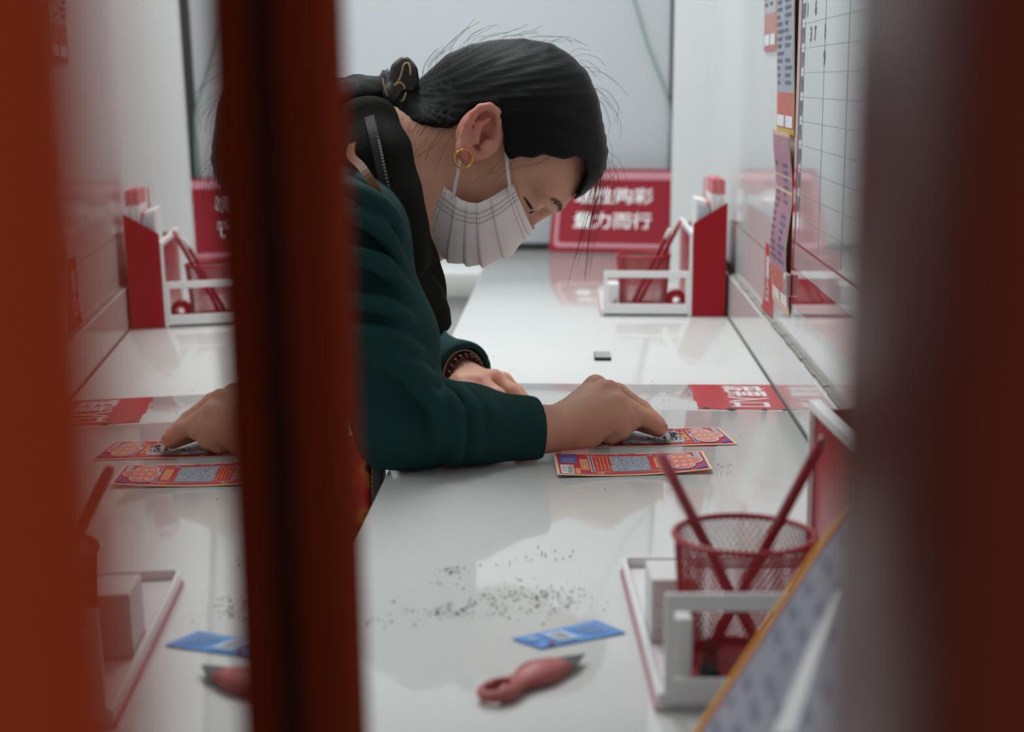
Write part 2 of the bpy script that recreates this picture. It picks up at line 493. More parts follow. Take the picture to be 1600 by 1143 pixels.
def ringplate(bm, outer, inner, z0, z1, M):
    n = len(outer); L = []
    for z in (z0, z1): L.append(([bm.verts.new(M @ Vector((x, y, z))) for x, y in outer], [bm.verts.new(M @ Vector((x, y, z))) for x, y in inner]))
    for i in range(n):
        j = (i + 1) % n
        bm.faces.new((L[1][0][i], L[1][0][j], L[1][1][j], L[1][1][i])); bm.faces.new((L[0][0][j], L[0][0][i], L[0][1][i], L[0][1][j]))
        bm.faces.new((L[0][0][i], L[0][0][j], L[1][0][j], L[1][0][i])); bm.faces.new((L[0][1][j], L[0][1][i], L[1][1][i], L[1][1][j]))
SW, SH = 0.305, 0.214
b = BM(); plate(b, rrect(0, 0, SW, SH, 0.006), -0.004, 0, SM); obj('plate', b, M_sign, sg)
b = BM(); ringplate(b, rrect(0.010, 0.012, SW - 0.010, SH - 0.008, 0.012), rrect(0.018, 0.022, SW - 0.018, SH - 0.028, 0.010), 0.0002, 0.0008, SM); obj('border', b, M_pink, sg)
for i, ln in enumerate(('理性购彩', '量力而行')):
    for j, ch in enumerate(ln):
        text_obj('character', ch, 0.043, M_letter, SM @ Matrix.Translation((0.072 + j * 0.0445, 0.140 - i * 0.063, 0.001)), sg, bold=0.0006, ext=0.0003, sx=1.05)
b = BM(); tri = [(0.02, 0), (0.115, 0), (0.095, 0.125)]
vs = [[b.verts.new(sg_o + ex * x + eb * (p[0] + 0.006) + Vector((0, 0, p[1]))) for p in tri] for x in (0.13, 0.17)]
b.faces.new(vs[0]); b.faces.new(vs[1][::-1])
for i in range(3): b.faces.new((vs[0][i], vs[0][(i + 1) % 3], vs[1][(i + 1) % 3], vs[1][i]))
for v in b.verts: v.co -= eb * 0
obj('stand', b, M_sign, sg)

# ================================================================== slip organisers
def organiser(label, loc, rz):
    r = thing('desk_organiser', label, 'organiser', loc, rz, 'red and white desk organisers')
    D = 0.28
    b = BM(); box(b, (0, 0, 0.0005), (0.138, D, 0.006), 0.001); obj('tray_floor', b, M_white, r)
    b = BM(); t = 0.004
    box(b, (0, 0, 0.001), (0.138, t, 0.021), 0.0008)
    box(b, (0, 0, 0.064), (0.138, t, 0.075), 0.0008)
    box(b, (0, 0, 0.0205), (0.006, t, 0.0645), 0.0006)
    box(b, (0.133, 0, 0.0205), (0.138, t, 0.0645), 0.0006)
    obj('end_panel', b, M_white, r)
    b = BM(); box(b, (0, D - t, 0.001), (0.138, D, 0.014), 0.0008); obj('end_lip', b, M_white, r)
    b = BM(); box(b, (-0.004, 0, 0.0005), (-0.0002, D, 0.012), 0.0008); obj('front_lip', b, M_white, r)
    b = BM(); box(b, (-0.0052, 0, 0.0006), (-0.0042, D, 0.004)); obj('lip_edge', b, M_pink, r)
    # brochure box: two slanted cheeks, back, front, floor
    cheek = [(0.1435, 0.001), (0.198, 0.001), (0.198, 0.186), (0.1435, 0.152)]
    low = [(0.1435, 0.001), (0.198, 0.001), (0.198, 0.134), (0.1435, 0.130)]
    for y, cheek in ((0.001, cheek), (D - 0.004, low)):
        b = BM(); prism(b, cheek, 0.003, Matrix.Translation((0, y, 0))); obj('cheek', b, M_redbox, r)
    b = BM(); box(b, (0.195, 0.004, 0.001), (0.198, D - 0.004, 0.134)); obj('back_plate', b, M_redbox, r)
    b = BM(); box(b, (0.1435, 0.004, 0.001), (0.1465, D - 0.004, 0.130)); obj('front_plate', b, M_redbox, r)
    b = BM()
    box(b, (0.1385, 0.0, 0.001), (0.1432, 0.006, 0.138), 0.0008); box(b, (0.1385, D - 0.0045, 0.001), (0.1432, D, 0.138), 0.0008)
    box(b, (0.1385, 0.003, 0.131), (0.1470, D - 0.003, 0.139), 0.001)
    obj('white_rim', b, M_white, r)
    b = BM(); box(b, (0.1465, 0.004, 0.001), (0.195, D - 0.004, 0.004)); box(b, (0.170, 0.004, 0.004), (0.1715, D - 0.004, 0.125)); obj('divider', b, M_redbox, r)
    return r
FAR = Vector((0.0525, 2.59, CT)); NEAR = Vector((0.0580, 0.928, CT)); NRZ = math.radians(2.7)
org1 = organiser('red and white acrylic organiser at the far end of the counter, below the standing sign', FAR, 0)
org2 = organiser('red and white acrylic organiser nearest the camera, partly hidden by the leaning board', NEAR, NRZ)

def slip(name, label, group, at, size, top, m_body, m_top, rx=0, M0=None, toph=0.02):
    r = thing(name, label, 'paper slips', at, 0, group)
    w, d, h = size
    b = BM(); box(b, (0, 0, 0), (w, d, h - toph)); obj('printed_body', b, m_body, r)
    b = BM(); box(b, (0, 0, h - toph + 0.0001), (w, d, h)); obj('coloured_top', b, m_top, r)
    return r
for org, rz, where in ((FAR, 0, 'far organiser'), (NEAR, NRZ, 'near organiser')):
    R = Matrix.Rotation(rz, 4, 'Z')
    for i in range(5):
        at = org + R @ Vector((0.1722 + i * 0.0045, 0.008 + 0.0015 * (i % 2), 0.0045))
        s_ = slip('play_slip_pack', 'tall pack of white slips with pink tops in the back pocket of the %s' % where, 'tall slip packs in the %s' % where, at, (0.0042, 0.095, 0.216 + 0.003 * random.random()), 0, M_paper, M_slippink, toph=0.024)
        s_.rotation_euler = (0, 0, rz)
    for i in range(5):
        at = org + R @ Vector((0.1475 + i * 0.0044, 0.008 + 0.001 * (i % 2), 0.0045))
        s_ = slip('play_slip_pack', 'short pack of bluish grey slips in the front pocket of the %s' % where, 'short slip packs in the %s' % where, at, (0.0042, 0.088, 0.186 - 0.001 * i), 0, M_slipgrey if i else M_paper, M_paper if i < 4 else M_slippink, toph=0.008)
        s_.rotation_euler = (0, 0, rz)
b = BM(); box(b, (0.1697, 0.110, 0.155), (0.1703, 0.14, 0.219)); o = obj('red_slip', b, M_slippink); o.location = FAR
tag(o, 'single pink slip sticking up between the slip packs of the far organiser', 'paper slip')

# ================================================================== mesh pen cups
def cup(label, loc):
    r = thing('mesh_pen_cup', label, 'pen cup', loc, 0, 'red mesh pen cups')
    R0, R1, H = 0.0385, 0.0445, 0.088
    def rad(z): return R0 + (R1 - R0) * z / H
    b = BM(); lathe(b, [(R1 + 0.0022 * math.cos(a), H + 0.0022 * math.sin(a)) for a in np.linspace(0, 2 * PI, 9)[:-1]], 56, closed=True); obj('rim', b, M_redwire, r, smooth=True)
    b = BM(); lathe(b, [(R0 - 0.001, 0.0006), (R0 + 0.001, 0.0006), (R0 + 0.0016, 0.003), (R0 + 0.001, 0.006), (R0 - 0.001, 0.006)], 48, closed=True); lathe(b, [(0.0001, 0.0007), (R0, 0.0007), (R0, 0.0017), (0.0001, 0.0017)], 48); obj('cup_bottom', b, M_redwire, r)
    b = BM(); N = 64
    for sgn in (1, -1):
        for k in range(N):
            pts = []
            for i in range(9):
                z = 0.003 + (H - 0.004) * i / 8; a = 2 * PI * (k / N) + sgn * i / 8 * 1.25
                pts.append((rad(z) * math.cos(a), rad(z) * math.sin(a), z))
            tube(b, pts, 0.0006, 4, cap=False)
    obj('mesh_wall', b, M_redwire, r)
    return r
Rn = Matrix.Rotation(NRZ, 4, 'Z')
CUP1 = FAR + Vector((0.0665, 0.062, 0.0065)); CUP2 = Vector((0.1115, 0.992, CT + 0.0065))
cup('red wire mesh pen cup in the far organiser under the standing sign', CUP1)
cup('red wire mesh pen cup nearest the camera with two red pencils in it', CUP2)

def pencil(name, label, a, b_, m=None, tip=None, group='pencils in the mesh cups'):
    a, b_ = Vector(a), Vector(b_); L = (b_ - a).length; d = (b_ - a).normalized()
    r = thing(name, label, 'pencil', a, 0, group)
    r.rotation_mode = 'QUATERNION'; r.rotation_quaternion = Vector((0, 0, 1)).rotation_difference(d)
    b = BM(); tube(b, [(0, 0, 0), (0, 0, L - 0.02)], 0.0037, 6); obj('shaft', b, m or M_pencil, r)
    b = BM(); tube(b, [(0, 0, L - 0.02), (0, 0, L - 0.010), (0, 0, L - 0.004), (0, 0, L)], [0.0038, 0.0038, 0.0036, 0.0024], 10); obj('cap', b, tip or M_pencil, r, smooth=True)
    return r
M_tipred = mat('pencil_tip_red', (0.55, 0.10, 0.13), 0.4)
M_tipwhite = mat('pencil_tip_white', (0.75, 0.72, 0.68), 0.4)
c = np.array(CUP2)
pencil('pencil', 'dark red pencil leaning left in the near mesh cup', c + [0.016, -0.010, 0.004], W(1030, 706, 1.02), M_pencil, M_tipred)
pencil('pencil', 'dark red pencil leaning right in the near mesh cup', c + [-0.020, 0.010, 0.004], W(1288, 682, 1.012))
c = np.array(CUP1)
pencil('pencil', 'red pencil with gold lettering band and a white tip in the far mesh cup', c + [-0.02, -0.010, 0.003], W(1048, 356, 2.64), M_pencil, M_tipwhite)
pencil('pencil', 'dark red pencil with a pink end leaning furthest right in the far mesh cup', c + [-0.008, 0.012, 0.003], W(1064, 344, 2.67), M_pencil, M_tipred)

# small things in the trays
def roll(label, loc, R, r, w, m):
    o = thing('tape_roll', label, 'tape', loc)
    b = BM(); lathe(b, [(r, -w / 2), (R, -w / 2), (R + 0.0005, 0), (R, w / 2), (r, w / 2)], 40, closed=True); q = obj('tape', b, m, o, auto=50)
    b = BM(); lathe(b, [(r - 0.0025, -w / 2 - 0.0003), (r, -w / 2 - 0.0003), (r, w / 2 + 0.0003), (r - 0.0025, w / 2 + 0.0003)], 40, closed=True); k = obj('core', b, M_slippink, o)
    for z in (q, k): z.rotation_euler = (PI / 2, 0, 0)
    return o
roll('small red roll lying in the right end of the far white tray', FAR + Vector((0.1195, 0.03, 0.0240)), 0.017, 0.008, 0.018, M_redbox)
def padl(name, label, loc, size, m, rz=0):
    o = thing(name, label, 'paper', loc, rz)
    b = BM(); box(b, (0, 0, 0), size, 0.0006); obj('sheets', b, m, o)
    return o
p = padl('paper_slips', 'small white slips with red marks standing in the left end of the far tray', FAR + Vector((0.0075, 0.02, 0.0065)), (0.018, 0.05, 0.044), M_paper)
b = BM()
for i in range(3): box(b, (0.004 + i * 0.004, -0.0006, 0.004), (0.006 + i * 0.004, -0.0001, 0.012 + 0.004 * i))
obj('red_print', b, M_redbox, p)
p = padl('paper_slips', 'white printed slips standing beside the near mesh cup in the near tray', NEAR + Rn @ Vector((0.002, 0.105, 0.0065)), (0.031, 0.045, 0.044), M_paper, NRZ)
b = BM()
for i in range(5):
    for j in range(4):
        if random.random() < .7: box(b, (0.004 + j * 0.006, -0.0004, 0.008 + i * 0.006), (0.004 + j * 0.006 + 0.004 * random.random() + .001, -0.0001, 0.0095 + i * 0.006))
obj('grey_print', b, M_slipgrey, p)
p = padl('paper_slips', 'thin white slips standing behind the window of the near tray, beside the black clip', NEAR + Rn @ Vector((0.0065, 0.014, 0.0065)), (0.012, 0.02, 0.048), M_paper, NRZ)
bc = thing('binder_clip', 'small black clip standing at the front of the near tray window', 'clip', NEAR + Rn @ Vector((0.030, 0.012, 0.0065)), NRZ)
b = BM(); prism(b, [(-0.010, 0), (0.010, 0), (0.006, 0.014), (0.0025, 0.018), (-0.0025, 0.018), (-0.006, 0.014)], 0.014, Matrix.Translation((0, -0.005, 0))); obj('clip_body', b, M_black, bc)
b = BM(); tube(b, [(-0.003, 0.002, 0.017), (-0.004, 0.002, 0.03), (0, 0.002, 0.034), (0.004, 0.002, 0.03), (0.003, 0.002, 0.017)], 0.0009, 6); obj('wire_handle', b, M_black, bc)
# ================================================================== scratch tickets
M_ink = {k: mat('ink_' + k, c, 0.5, spec=0.25) for k, c in dict(
    red=(0.56, 0.022, 0.022), orange=(0.80, 0.32, 0.12), yellow=(0.82, 0.55, 0.25), cream=(0.82, 0.62, 0.42), blue=(0.06, 0.09, 0.42),
    purple=(0.13, 0.09, 0.32), sky=(0.22, 0.30, 0.58), pink=(0.66, 0.26, 0.24), grey=(0.33, 0.35, 0.42), pale=(0.55, 0.56, 0.60), white=(0.80, 0.78, 0.76), black=(0.02, 0.018, 0.018), stripe=(0.70, 0.18, 0.16)).items()}
INK = list(M_ink)
def ticket(label, corners, curl, scratched):
    c = [Vector(p) for p in corners]   # front-left, front-right, back-right, back-left
    o = c[0].copy(); o.z = CT
    root = thing('scratch_ticket', label, 'lottery ticket', o)
    def P(u, v, h=0):
        p = (c[0] * (1 - u) + c[1] * u) * (1 - v) + (c[3] * (1 - u) + c[2] * u) * v - o
        return Vector((p.x, p.y, 0.0006 + curl(u, v) + h))
    b = BM(); nu, nv = 24, 8
    for top in (1, 0):
        g = [[b.verts.new(P(i / nu, j / nv, 0.0004 * top)) for j in range(nv + 1)] for i in range(nu + 1)]
        for i in range(nu):
            for j in range(nv):
                f = (g[i][j], g[i + 1][j], g[i + 1][j + 1], g[i][j + 1]); b.faces.new(f if top else f[::-1])
        if top: gt = g
    for i in range(nu):
        b.faces.new((g[i][0], g[i + 1][0], gt[i + 1][0], gt[i][0])); b.faces.new((g[i + 1][nv], g[i][nv], gt[i][nv], gt[i + 1][nv]))
    for j in range(nv):
        b.faces.new((g[0][j + 1], g[0][j], gt[0][j], gt[0][j + 1])); b.faces.new((g[nu][j], g[nu][j + 1], gt[nu][j + 1], gt[nu][j]))
    obj('card', b, M_ink['cream'], root)
    b = BM(); asp = 0.62
    def add(pts, ink, layer):
        f = b.faces.new([b.verts.new(P(u, v, 0.00045 + 0.00008 * layer)) for u, v in pts]); f.material_index = INK.index(ink)
    def rect(u0, v0, u1, v1, ink, layer):
        n = max(1, int((u1 - u0) * 24)); m_ = max(1, int((v1 - v0) * 8))
        for i in range(n):
            for j in range(m_):
                ua, ub = u0 + (u1 - u0) * i / n, u0 + (u1 - u0) * (i + 1) / n; va, vb = v0 + (v1 - v0) * j / m_, v0 + (v1 - v0) * (j + 1) / m_
                add([(ua, va), (ub, va), (ub, vb), (ua, vb)], ink, layer)
    def disc(u, v, r, ink, layer, ry=None, a0=0, a1=2 * PI, inner=None):
        ry = ry or r / asp
        n = 18
        A = [a0 + (a1 - a0) * i / n for i in range(n + 1)]
        if inner is None: add([(u + r * math.cos(a), v + ry * math.sin(a)) for a in (A[:-1] if a1 - a0 > 6.2 else A)], ink, layer)
        else:
            for i in range(n):
                add([(u + q * r * math.cos(a), v + q * ry * math.sin(a)) for q, a in ((inner, A[i]), (1, A[i]), (1, A[i + 1]), (inner, A[i + 1]))], ink, layer)
    rect(0.018, 0.03, 0.985, 0.97, 'red', 0)
    R = random.Random(3 + scratched)
    for _ in range(26):                       # ornament scrolls
        u = R.choice([R.uniform(0.03, 0.22), R.uniform(0.2, 0.75), R.uniform(0.72, 0.97)]); v = R.choice([R.uniform(0.05, 0.14), R.uniform(0.86, 0.95)])
        a = R.uniform(0, 6); disc(u, v, R.uniform(0.014, 0.03), R.choice(['blue', 'purple', 'orange', 'sky']), 1 + R.random(), a0=a, a1=a + R.uniform(2, 5), inner=0.55)
    rect(0.03, 0.52, 0.15, 0.93, 'purple', 1); rect(0.05, 0.57, 0.13, 0.62, 'sky', 2); rect(0.05, 0.68, 0.13, 0.73, 'sky', 2)
    rect(0.03, 0.06, 0.115, 0.44, 'white', 2)
    for i in range(13):
        v = 0.09 + i * 0.024; rect(0.075, v, 0.11, v + R.uniform(0.006, 0.016), 'black', 3)
    for i in range(6): rect(0.037 + i * 0.006, 0.1, 0.040 + i * 0.006, 0.38, 'grey', 3)
    rect(0.125, 0.06, 0.155, 0.3, 'orange', 2)
    rect(0.165, 0.25, 0.215, 0.72, 'yellow', 2); rect(0.171, 0.29, 0.209, 0.68, 'red', 3)
    for i in range(3): rect(0.176, 0.33 + i * 0.12, 0.204, 0.40 + i * 0.12, 'yellow', 4)
    for k, (q, ink) in enumerate(((0, 'yellow'), (0.008, 'blue'), (0.020, 'yellow'), (0.026, 'red'))):
        rect(0.225 + q, 0.14 + q * 1.3, 0.755 - q, 0.86 - q * 1.3, ink, 2 + k)
    for i in range(4):
        for j in range(9):
            rect(0.268 + i * 0.024, 0.22 + j * 0.065, 0.268 + i * 0.024 + R.uniform(0.006, 0.012), 0.22 + j * 0.065 + 0.045, 'orange', 6)
    rect(0.655, 0.26, 0.705, 0.74, 'yellow', 6)
    for i in range(5): rect(0.66, 0.29 + i * 0.09, 0.70, 0.335 + i * 0.09, 'red', 7)
    # scratch panel with ragged edge
    L0, L1 = (0.36, 0.615) if not scratched else (0.22, 0.66)
    pts = [(L0 + R.uniform(-.012, .012), 0.16 + 0.68 * i / 14) for i in range(15)]; pts2 = [(L1 + R.uniform(-.012, .012), 0.16 + 0.68 * i / 14) for i in range(15)]
    for i in range(14):
        n = 6
        for k in range(n):
            t0, t1 = k / n, (k + 1) / n
            A = lambda t, i: (pts[i][0] * (1 - t) + pts2[i][0] * t, pts[i][1])
            add([A(t0, i), A(t1, i), A(t1, i + 1), A(t0, i + 1)], 'pale' if scratched else 'grey', 7)
    for r_ in range(5):
        for k in range(2):
            u = L0 + 0.02 + k * (L1 - L0) * .5
            for j in range(7):
                rect(u + j * 0.014, 0.22 + r_ * 0.13, u + j * 0.014 + R.uniform(0.004, 0.010), 0.22 + r_ * 0.13 + R.uniform(0.02, 0.05), R.choice(['grey', 'purple', 'black', 'pale']) if not scratched else 'grey', 8)
    # cloud with lettering-like gold strokes
    for u, v in ((0.815, 0.72), (0.815, 0.30), (0.875, 0.51), (0.79, 0.5)):
        disc(u + 0.012, v, 0.085, 'sky', 8.0, ry=0.20); disc(u + 0.012, v, 0.078, 'cream', 8.2, ry=0.18)
    for u, v in ((0.815, 0.72), (0.815, 0.30), (0.875, 0.51), (0.79, 0.5)):
        disc(u + 0.012, v, 0.070, 'pink' if scratched else 'stripe', 8.4, ry=0.165)
    for v in (0.30, 0.51, 0.72):
        for k in range(3):
            u = 0.775 + k * 0.045
            for _ in range(4):
                a, q = R.uniform(0, 0.028), R.uniform(-.06, .05)
                if R.random() < .5: rect(u + a * .3, v + q, u + a * .3 + 0.028, v + q + 0.02, 'cream' if R.random() < .6 else 'yellow', 9)
                else: rect(u + a, v - .06, u + a + 0.006, v + .06, 'yellow', 9.2)
    rect(0.925, 0.55, 0.965, 0.90, 'pale', 8)
    for i in range(6): rect(0.93, 0.58 + i * .05, 0.96, 0.60 + i * .05, 'grey', 9)
    add([(0.93, 0.10), (0.975, 0.10), (0.975, 0.45)], 'purple', 8); add([(0.90, 0.06), (0.94, 0.06), (0.92, 0.2)], 'blue', 8)
    if scratched:
        disc(0.40, 0.42, 0.03, 'black', 9, inner=0.75, ry=0.12); rect(0.40, 0.36, 0.47, 0.44, 'black', 9)
        rect(0.42, 0.07, 0.55, 0.10, 'black', 9)
    o2 = obj('print', b, [M_ink[k] for k in INK], root)
    return root
ticket('red and blue lottery ticket nearest the camera, barcode box at its left corner', [ON(871, 747), ON(1113, 740), ON(1098, 709), ON(864, 711)], lambda u, v: 0.0035 * (u - 0.45) ** 2 * 4 * (1 - v * .5) + 0.0002, 0)
ticket('red lottery ticket under the right hand, being scratched, dark crumbs on it', [ON(926, 700), ON(1152, 696), ON(1122, 670), ON(916, 673)], lambda u, v: 0.0002 + 0.0022 * max(0, u - .5), 1)

# crumbs of scratched-off film
def crumbs(name, label, spots, size):
    b = BM()
    for px, py, sx, sy, n in spots:
        for _ in range(n):
            p = ON(px + random.gauss(0, sx), py + random.gauss(0, sy)); s = size * random.uniform(0.3, 1.3); a = random.uniform(0, PI)
            z = CT + 0.0003 + (0.0020 if 'ticket' in label else 0) + random.random() * (0.003 if 'ticket' in label else 0.0006)
            e = Vector((math.cos(a), math.sin(a), 0)) * s; f_ = Vector((-math.sin(a), math.cos(a), 0)) * s * random.uniform(0.3, 0.7)
            c = Vector((p[0], p[1], z)); vs = [b.verts.new(c + e), b.verts.new(c + f_ + Vector((0, 0, s * .4))), b.verts.new(c - e * random.uniform(.5, 1)), b.verts.new(c - f_), b.verts.new(c + Vector((0, 0, s * .7)))]
            for q in ((0, 1, 4), (1, 2, 4), (2, 3, 4), (3, 0, 4), (3, 2, 1, 0)): b.faces.new([vs[i] for i in q])
    o = obj(name, b, mat(name + '_film', (0.022, 0.012, 0.012), 0.7, noise=0.6, nscale=300))
    return tag(o, label, 'crumbs', kind='stuff')
crumbs('scratch_crumbs', 'scattered dark scratch-off crumbs on the white counter in front of the blue card',
       [(840, 932, 28, 10, 120), (712, 958, 24, 5, 60), (765, 945, 60, 14, 80), (705, 892, 14, 4, 30), (855, 868, 24, 5, 24), (890, 940, 26, 10, 40), (800, 905, 80, 26, 36), (590, 972, 12, 4, 14), (660, 960, 30, 12, 16), (990, 640, 160, 60, 26), (1070, 610, 20, 10, 8), (1130, 728, 8, 4, 8), (1240, 610, 10, 12, 10), (770, 548, 120, 40, 16)], 0.0013)
crumbs('scratch_crumbs', 'small pile of dark crumbs on the scratched lottery ticket at the fingertips',
       [(1044, 686, 9, 4, 330), (1052, 684, 14, 5, 110), (1020, 694, 26, 3, 40), (972, 684, 8, 1.2, 50), (960, 692, 20, 2, 20)], 0.0013)

# ================================================================== small things on the counter
p = ON(930, 563)
ch = thing('metal_scraper', 'tiny square grey scraper with a black edge lying alone in the middle of the counter', 'scraper', p)
b = BM(); box(b, (0.0, 0.001, 0.0002), (0.0215, 0.0525, 0.0042), 0.0006); obj('plate', b, mat('chip_grey', (0.50, 0.50, 0.47), 0.35, noise=0.5, nscale=160), ch)
b = BM(); box(b, (0.0005, -0.0022, 0.0002), (0.022, 0.0009, 0.0046), 0.0004); box(b, (-0.0012, -0.001, 0.0002), (-0.0001, 0.050, 0.0044)); obj('edge', b, M_black, ch)

A = [ON(800, 1000), ON(846, 1015), ON(978, 990), ON(930, 971)]
bc = thing('card', 'blue printed card lying on the counter behind the craft knife', 'card', A[0])
cv = [Vector(a) - Vector(A[0]) for a in A]
def bl(u, v, z): p = (cv[0] * (1 - u) + cv[3] * u) * (1 - v) + (cv[1] * (1 - u) + cv[2] * u) * v; return Vector((p.x, p.y, z + 0.0015 * (u - .5) ** 2))
def cgrid(b, u0, v0, u1, v1, z, n=8):
    g = [[b.verts.new(bl(u0 + (u1 - u0) * i / n, v0 + (v1 - v0) * j / 2, z)) for j in range(3)] for i in range(n + 1)]
    for i in range(n):
        for j in range(2): b.faces.new((g[i][j], g[i][j + 1], g[i + 1][j + 1], g[i + 1][j]))
b = BM(); cgrid(b, 0, 0, 1, 1, 0.0012); o = obj('sheet', b, M_blueprint, bc); o.modifiers.new('s', 'SOLIDIFY').thickness = 0.0006
b = BM(); cgrid(b, 0.27, 0.18, 0.52, 0.85, 0.0021); obj('pale_panel', b, mat('card_pale', (0.50, 0.62, 0.78), 0.4), bc)
b = BM(); cgrid(b, 0.34, 0.32, 0.45, 0.70, 0.0024); obj('grey_panel', b, mat('card_grey', (0.42, 0.44, 0.44), 0.4, noise=.4, nscale=250), bc)
b = BM()
for i in range(4): cgrid(b, 0.60 + 0.02 * i, 0.2 + i * .16, 0.90, 0.27 + i * .16, 0.0021, 3)
cgrid(b, 0.06, 0.2, 0.17, 0.5, 0.0021, 3); obj('pale_print', b, mat('card_print', (0.30, 0.48, 0.75), 0.4), bc)
b = BM(); cgrid(b, 0.13, 0.78, 0.19, 0.95, 0.0022, 2); obj('red_mark', b, M_redbox, bc)

ka, kb = ON(776, 1083, 0.004), ON(888, 1036, 0.004); kd = Vector(kb - ka); kl = kd.length
kn = thing('craft_knife', 'pink-red craft knife with ring end and short dark blade on the counter', 'knife', (ka[0], ka[1], CT), math.atan2(kd.y, kd.x))
B = Body()
B.ell((0.001, 0, 0.0055), (0.0145, 0.0125, 0.006), k=0.004)
B.chain([(0.008, 0, 0.0055), (0.034, 0.0006, 0.0055), (0.042, 0.0015, 0.0055), (0.060, 0.001, 0.0055)], [0.0092, 0.0090, 0.0118, 0.0105], 0.004, flat=((0, 0, 1), 0.52))
B.cap((-0.004, 0, -0.01), (-0.004, 0, 0.02), 0.0052, k=0.002, op='s'); B.cap((0.006, 0, -0.01), (0.006, 0, 0.02), 0.0055, k=0.002, op='s')
B.half((0.0600, 0, 0), (1, 0.45, 0), 0.001)
me, _ = sdf_mesh('handle', B, (-0.02, -0.02, -0.003), (0.085, 0.02, 0.015), 0.0008)
link('handle', me, mat('knife_handle', (0.46, 0.115, 0.105), 0.45), kn)
b = BM(); plate(b, [(0.050, -0.0090), (0.0705, -0.0080), (0.0870, 0.0000), (0.062, 0.0125), (0.048, 0.0150)], 0.0050, 0.0062, Matrix.Identity(4)); obj('blade', b, mat('dark_blade', (0.06, 0.065, 0.06), 0.35, 0.6), kn)

# ================================================================== leaning printed board close to the camera
def board_point(px, py):
    d = FW * F_PX + RT * (px - 800) - UP * (py - 571.5)
    n = np.array([-1.68, 0, 1.0]); p0 = np.array([0.0432, 0, CT])
    return CAM + d * ((p0 - CAM) @ n) / (d @ n)
br = thing('leaning_board', 'printed board with a yellow edge leaning on the wall in front of the near organiser', 'board', (0.0432, 0.8, CT))
bx = Vector((0.5115, 0, 0.8593)); by = Vector((0, -1, 0)); bn = Vector((-0.8593, 0, 0.5115))
BMx = frame((0, 0, 0.002), bx, by, bn)
BO = Vector((0.0432, 0.8, CT))
b = BM(); plate(b, rrect(0.0015, 0.0, 0.418, 0.255, 0.004), -0.0035, 0, BMx); obj('panel', b, mat('board_print', (0.38, 0.38, 0.45), 0.3, noise=0.25, nscale=40), br)
b = BM(); plate(b, [(0.002, 0.0004), (0.417, 0.0004), (0.417, 0.0062), (0.002, 0.0062)], 0.0002, 0.0010, BMx); obj('yellow_edge', b, mat('yellow_edge', (0.72, 0.36, 0.02), 0.4), br)
b = BM(); plate(b, [(0.002, 0.0063), (0.417, 0.0063), (0.417, 0.0095), (0.002, 0.0095)], 0.0002, 0.0008, BMx); obj('orange_edge', b, mat('orange_edge', (0.62, 0.13, 0.06), 0.4), br)
inv = BMx.inverted()
def bloc(px, py): q = inv @ (Vector(board_point(px, py)) - BO); return (q.x, q.y)
b = BM(); plate(b, [bloc(1212, 1150), bloc(1306, 925), bloc(1316, 925), bloc(1246, 1150)], 0.0002, 0.0008, BMx); obj('glare_stripe', b, M_white, br)  # glare along the bulging lamination, painted on as a white stripe
b = BM()
for i in range(26):
    for j in range(7):
        if random.random() < 0.75:
            x = 0.03 + i * 0.0145; y = 0.018 + j * 0.034; 
            plate(b, rrect(x, y, x + 0.006, y + random.uniform(0.008, 0.026), 0.002, 2), 0.0001, 0.0004, BMx)
obj('grey_print', b, mat('board_ink', (0.20, 0.20, 0.27), 0.4), br)

# ================================================================== charts on the right wall
cb_ = thing('trend_chart', 'glossy white gridded number chart with a red lower band, mounted on the right wall', 'chart', (XW, 1.895, CT))
CM = frame((-0.0062, 0, 0), (0, -1, 0), (0, 0, 1), (-1, 0, 0))     # x toward the camera, y up, z out of the wall
M_gloss = mat('chart_white', (0.66, 0.68, 0.68), 0.04, spec=0.75, coat=0.5)
M_glossred = mat('chart_red', (0.42, 0.03, 0.045), 0.04, spec=0.75, coat=0.5)
b = BM(); plate(b, [(0, 0.120), (0.98, 0.120), (0.98, 1.05), (0, 1.05)], -0.0055, 0, CM); obj('board', b, M_gloss, cb_)
b = BM(); plate(b, [(0.0005, 0.1205), (0.979, 0.1205), (0.979, 0.165), (0.0005, 0.165)], 0.0001, 0.0004, CM); obj('lower_band', b, M_glossred, cb_)
b = BM(); plate(b, [(0.0005, 0.1652), (0.022, 0.1652), (0.022, 1.049), (0.0005, 1.049)], 0.0001, 0.0004, CM); obj('side_band', b, mat('chart_pinkred', (0.50, 0.12, 0.14), 0.05, spec=0.7, coat=.5), cb_)  # red border, reflection on the gloss put into the base colour as pink
M_grid = mat('chart_grid', (0.36, 0.40, 0.38), 0.3)
b = BM()
for i in range(30): plate(b, [(0.03, 0.226 + i * 0.027), (0.97, 0.226 + i * 0.027), (0.97, 0.2266 + i * 0.027), (0.03, 0.2266 + i * 0.027)], 0.0001, 0.0003, CM)
for i in range(7): plate(b, [(0.055 + i * 0.145, 0.2), (0.0562 + i * 0.145, 0.2), (0.0562 + i * 0.145, 1.03), (0.055 + i * 0.145, 1.03)], 0.0001, 0.0003, CM)
obj('grid_lines', b, M_grid, cb_)
b = BM(); plate(b, [(0.026, 0.193), (0.97, 0.193), (0.97, 0.1955), (0.026, 0.1955)], 0.0001, 0.0003, CM); plate(b, [(0.026, 0.1955), (0.028, 0.1955), (0.028, 1.03), (0.026, 1.03)], 0.0001, 0.0003, CM); obj('red_rule', b, M_redbox, cb_)
M_dig = mat('chart_ink', (0.16, 0.17, 0.21), 0.4)
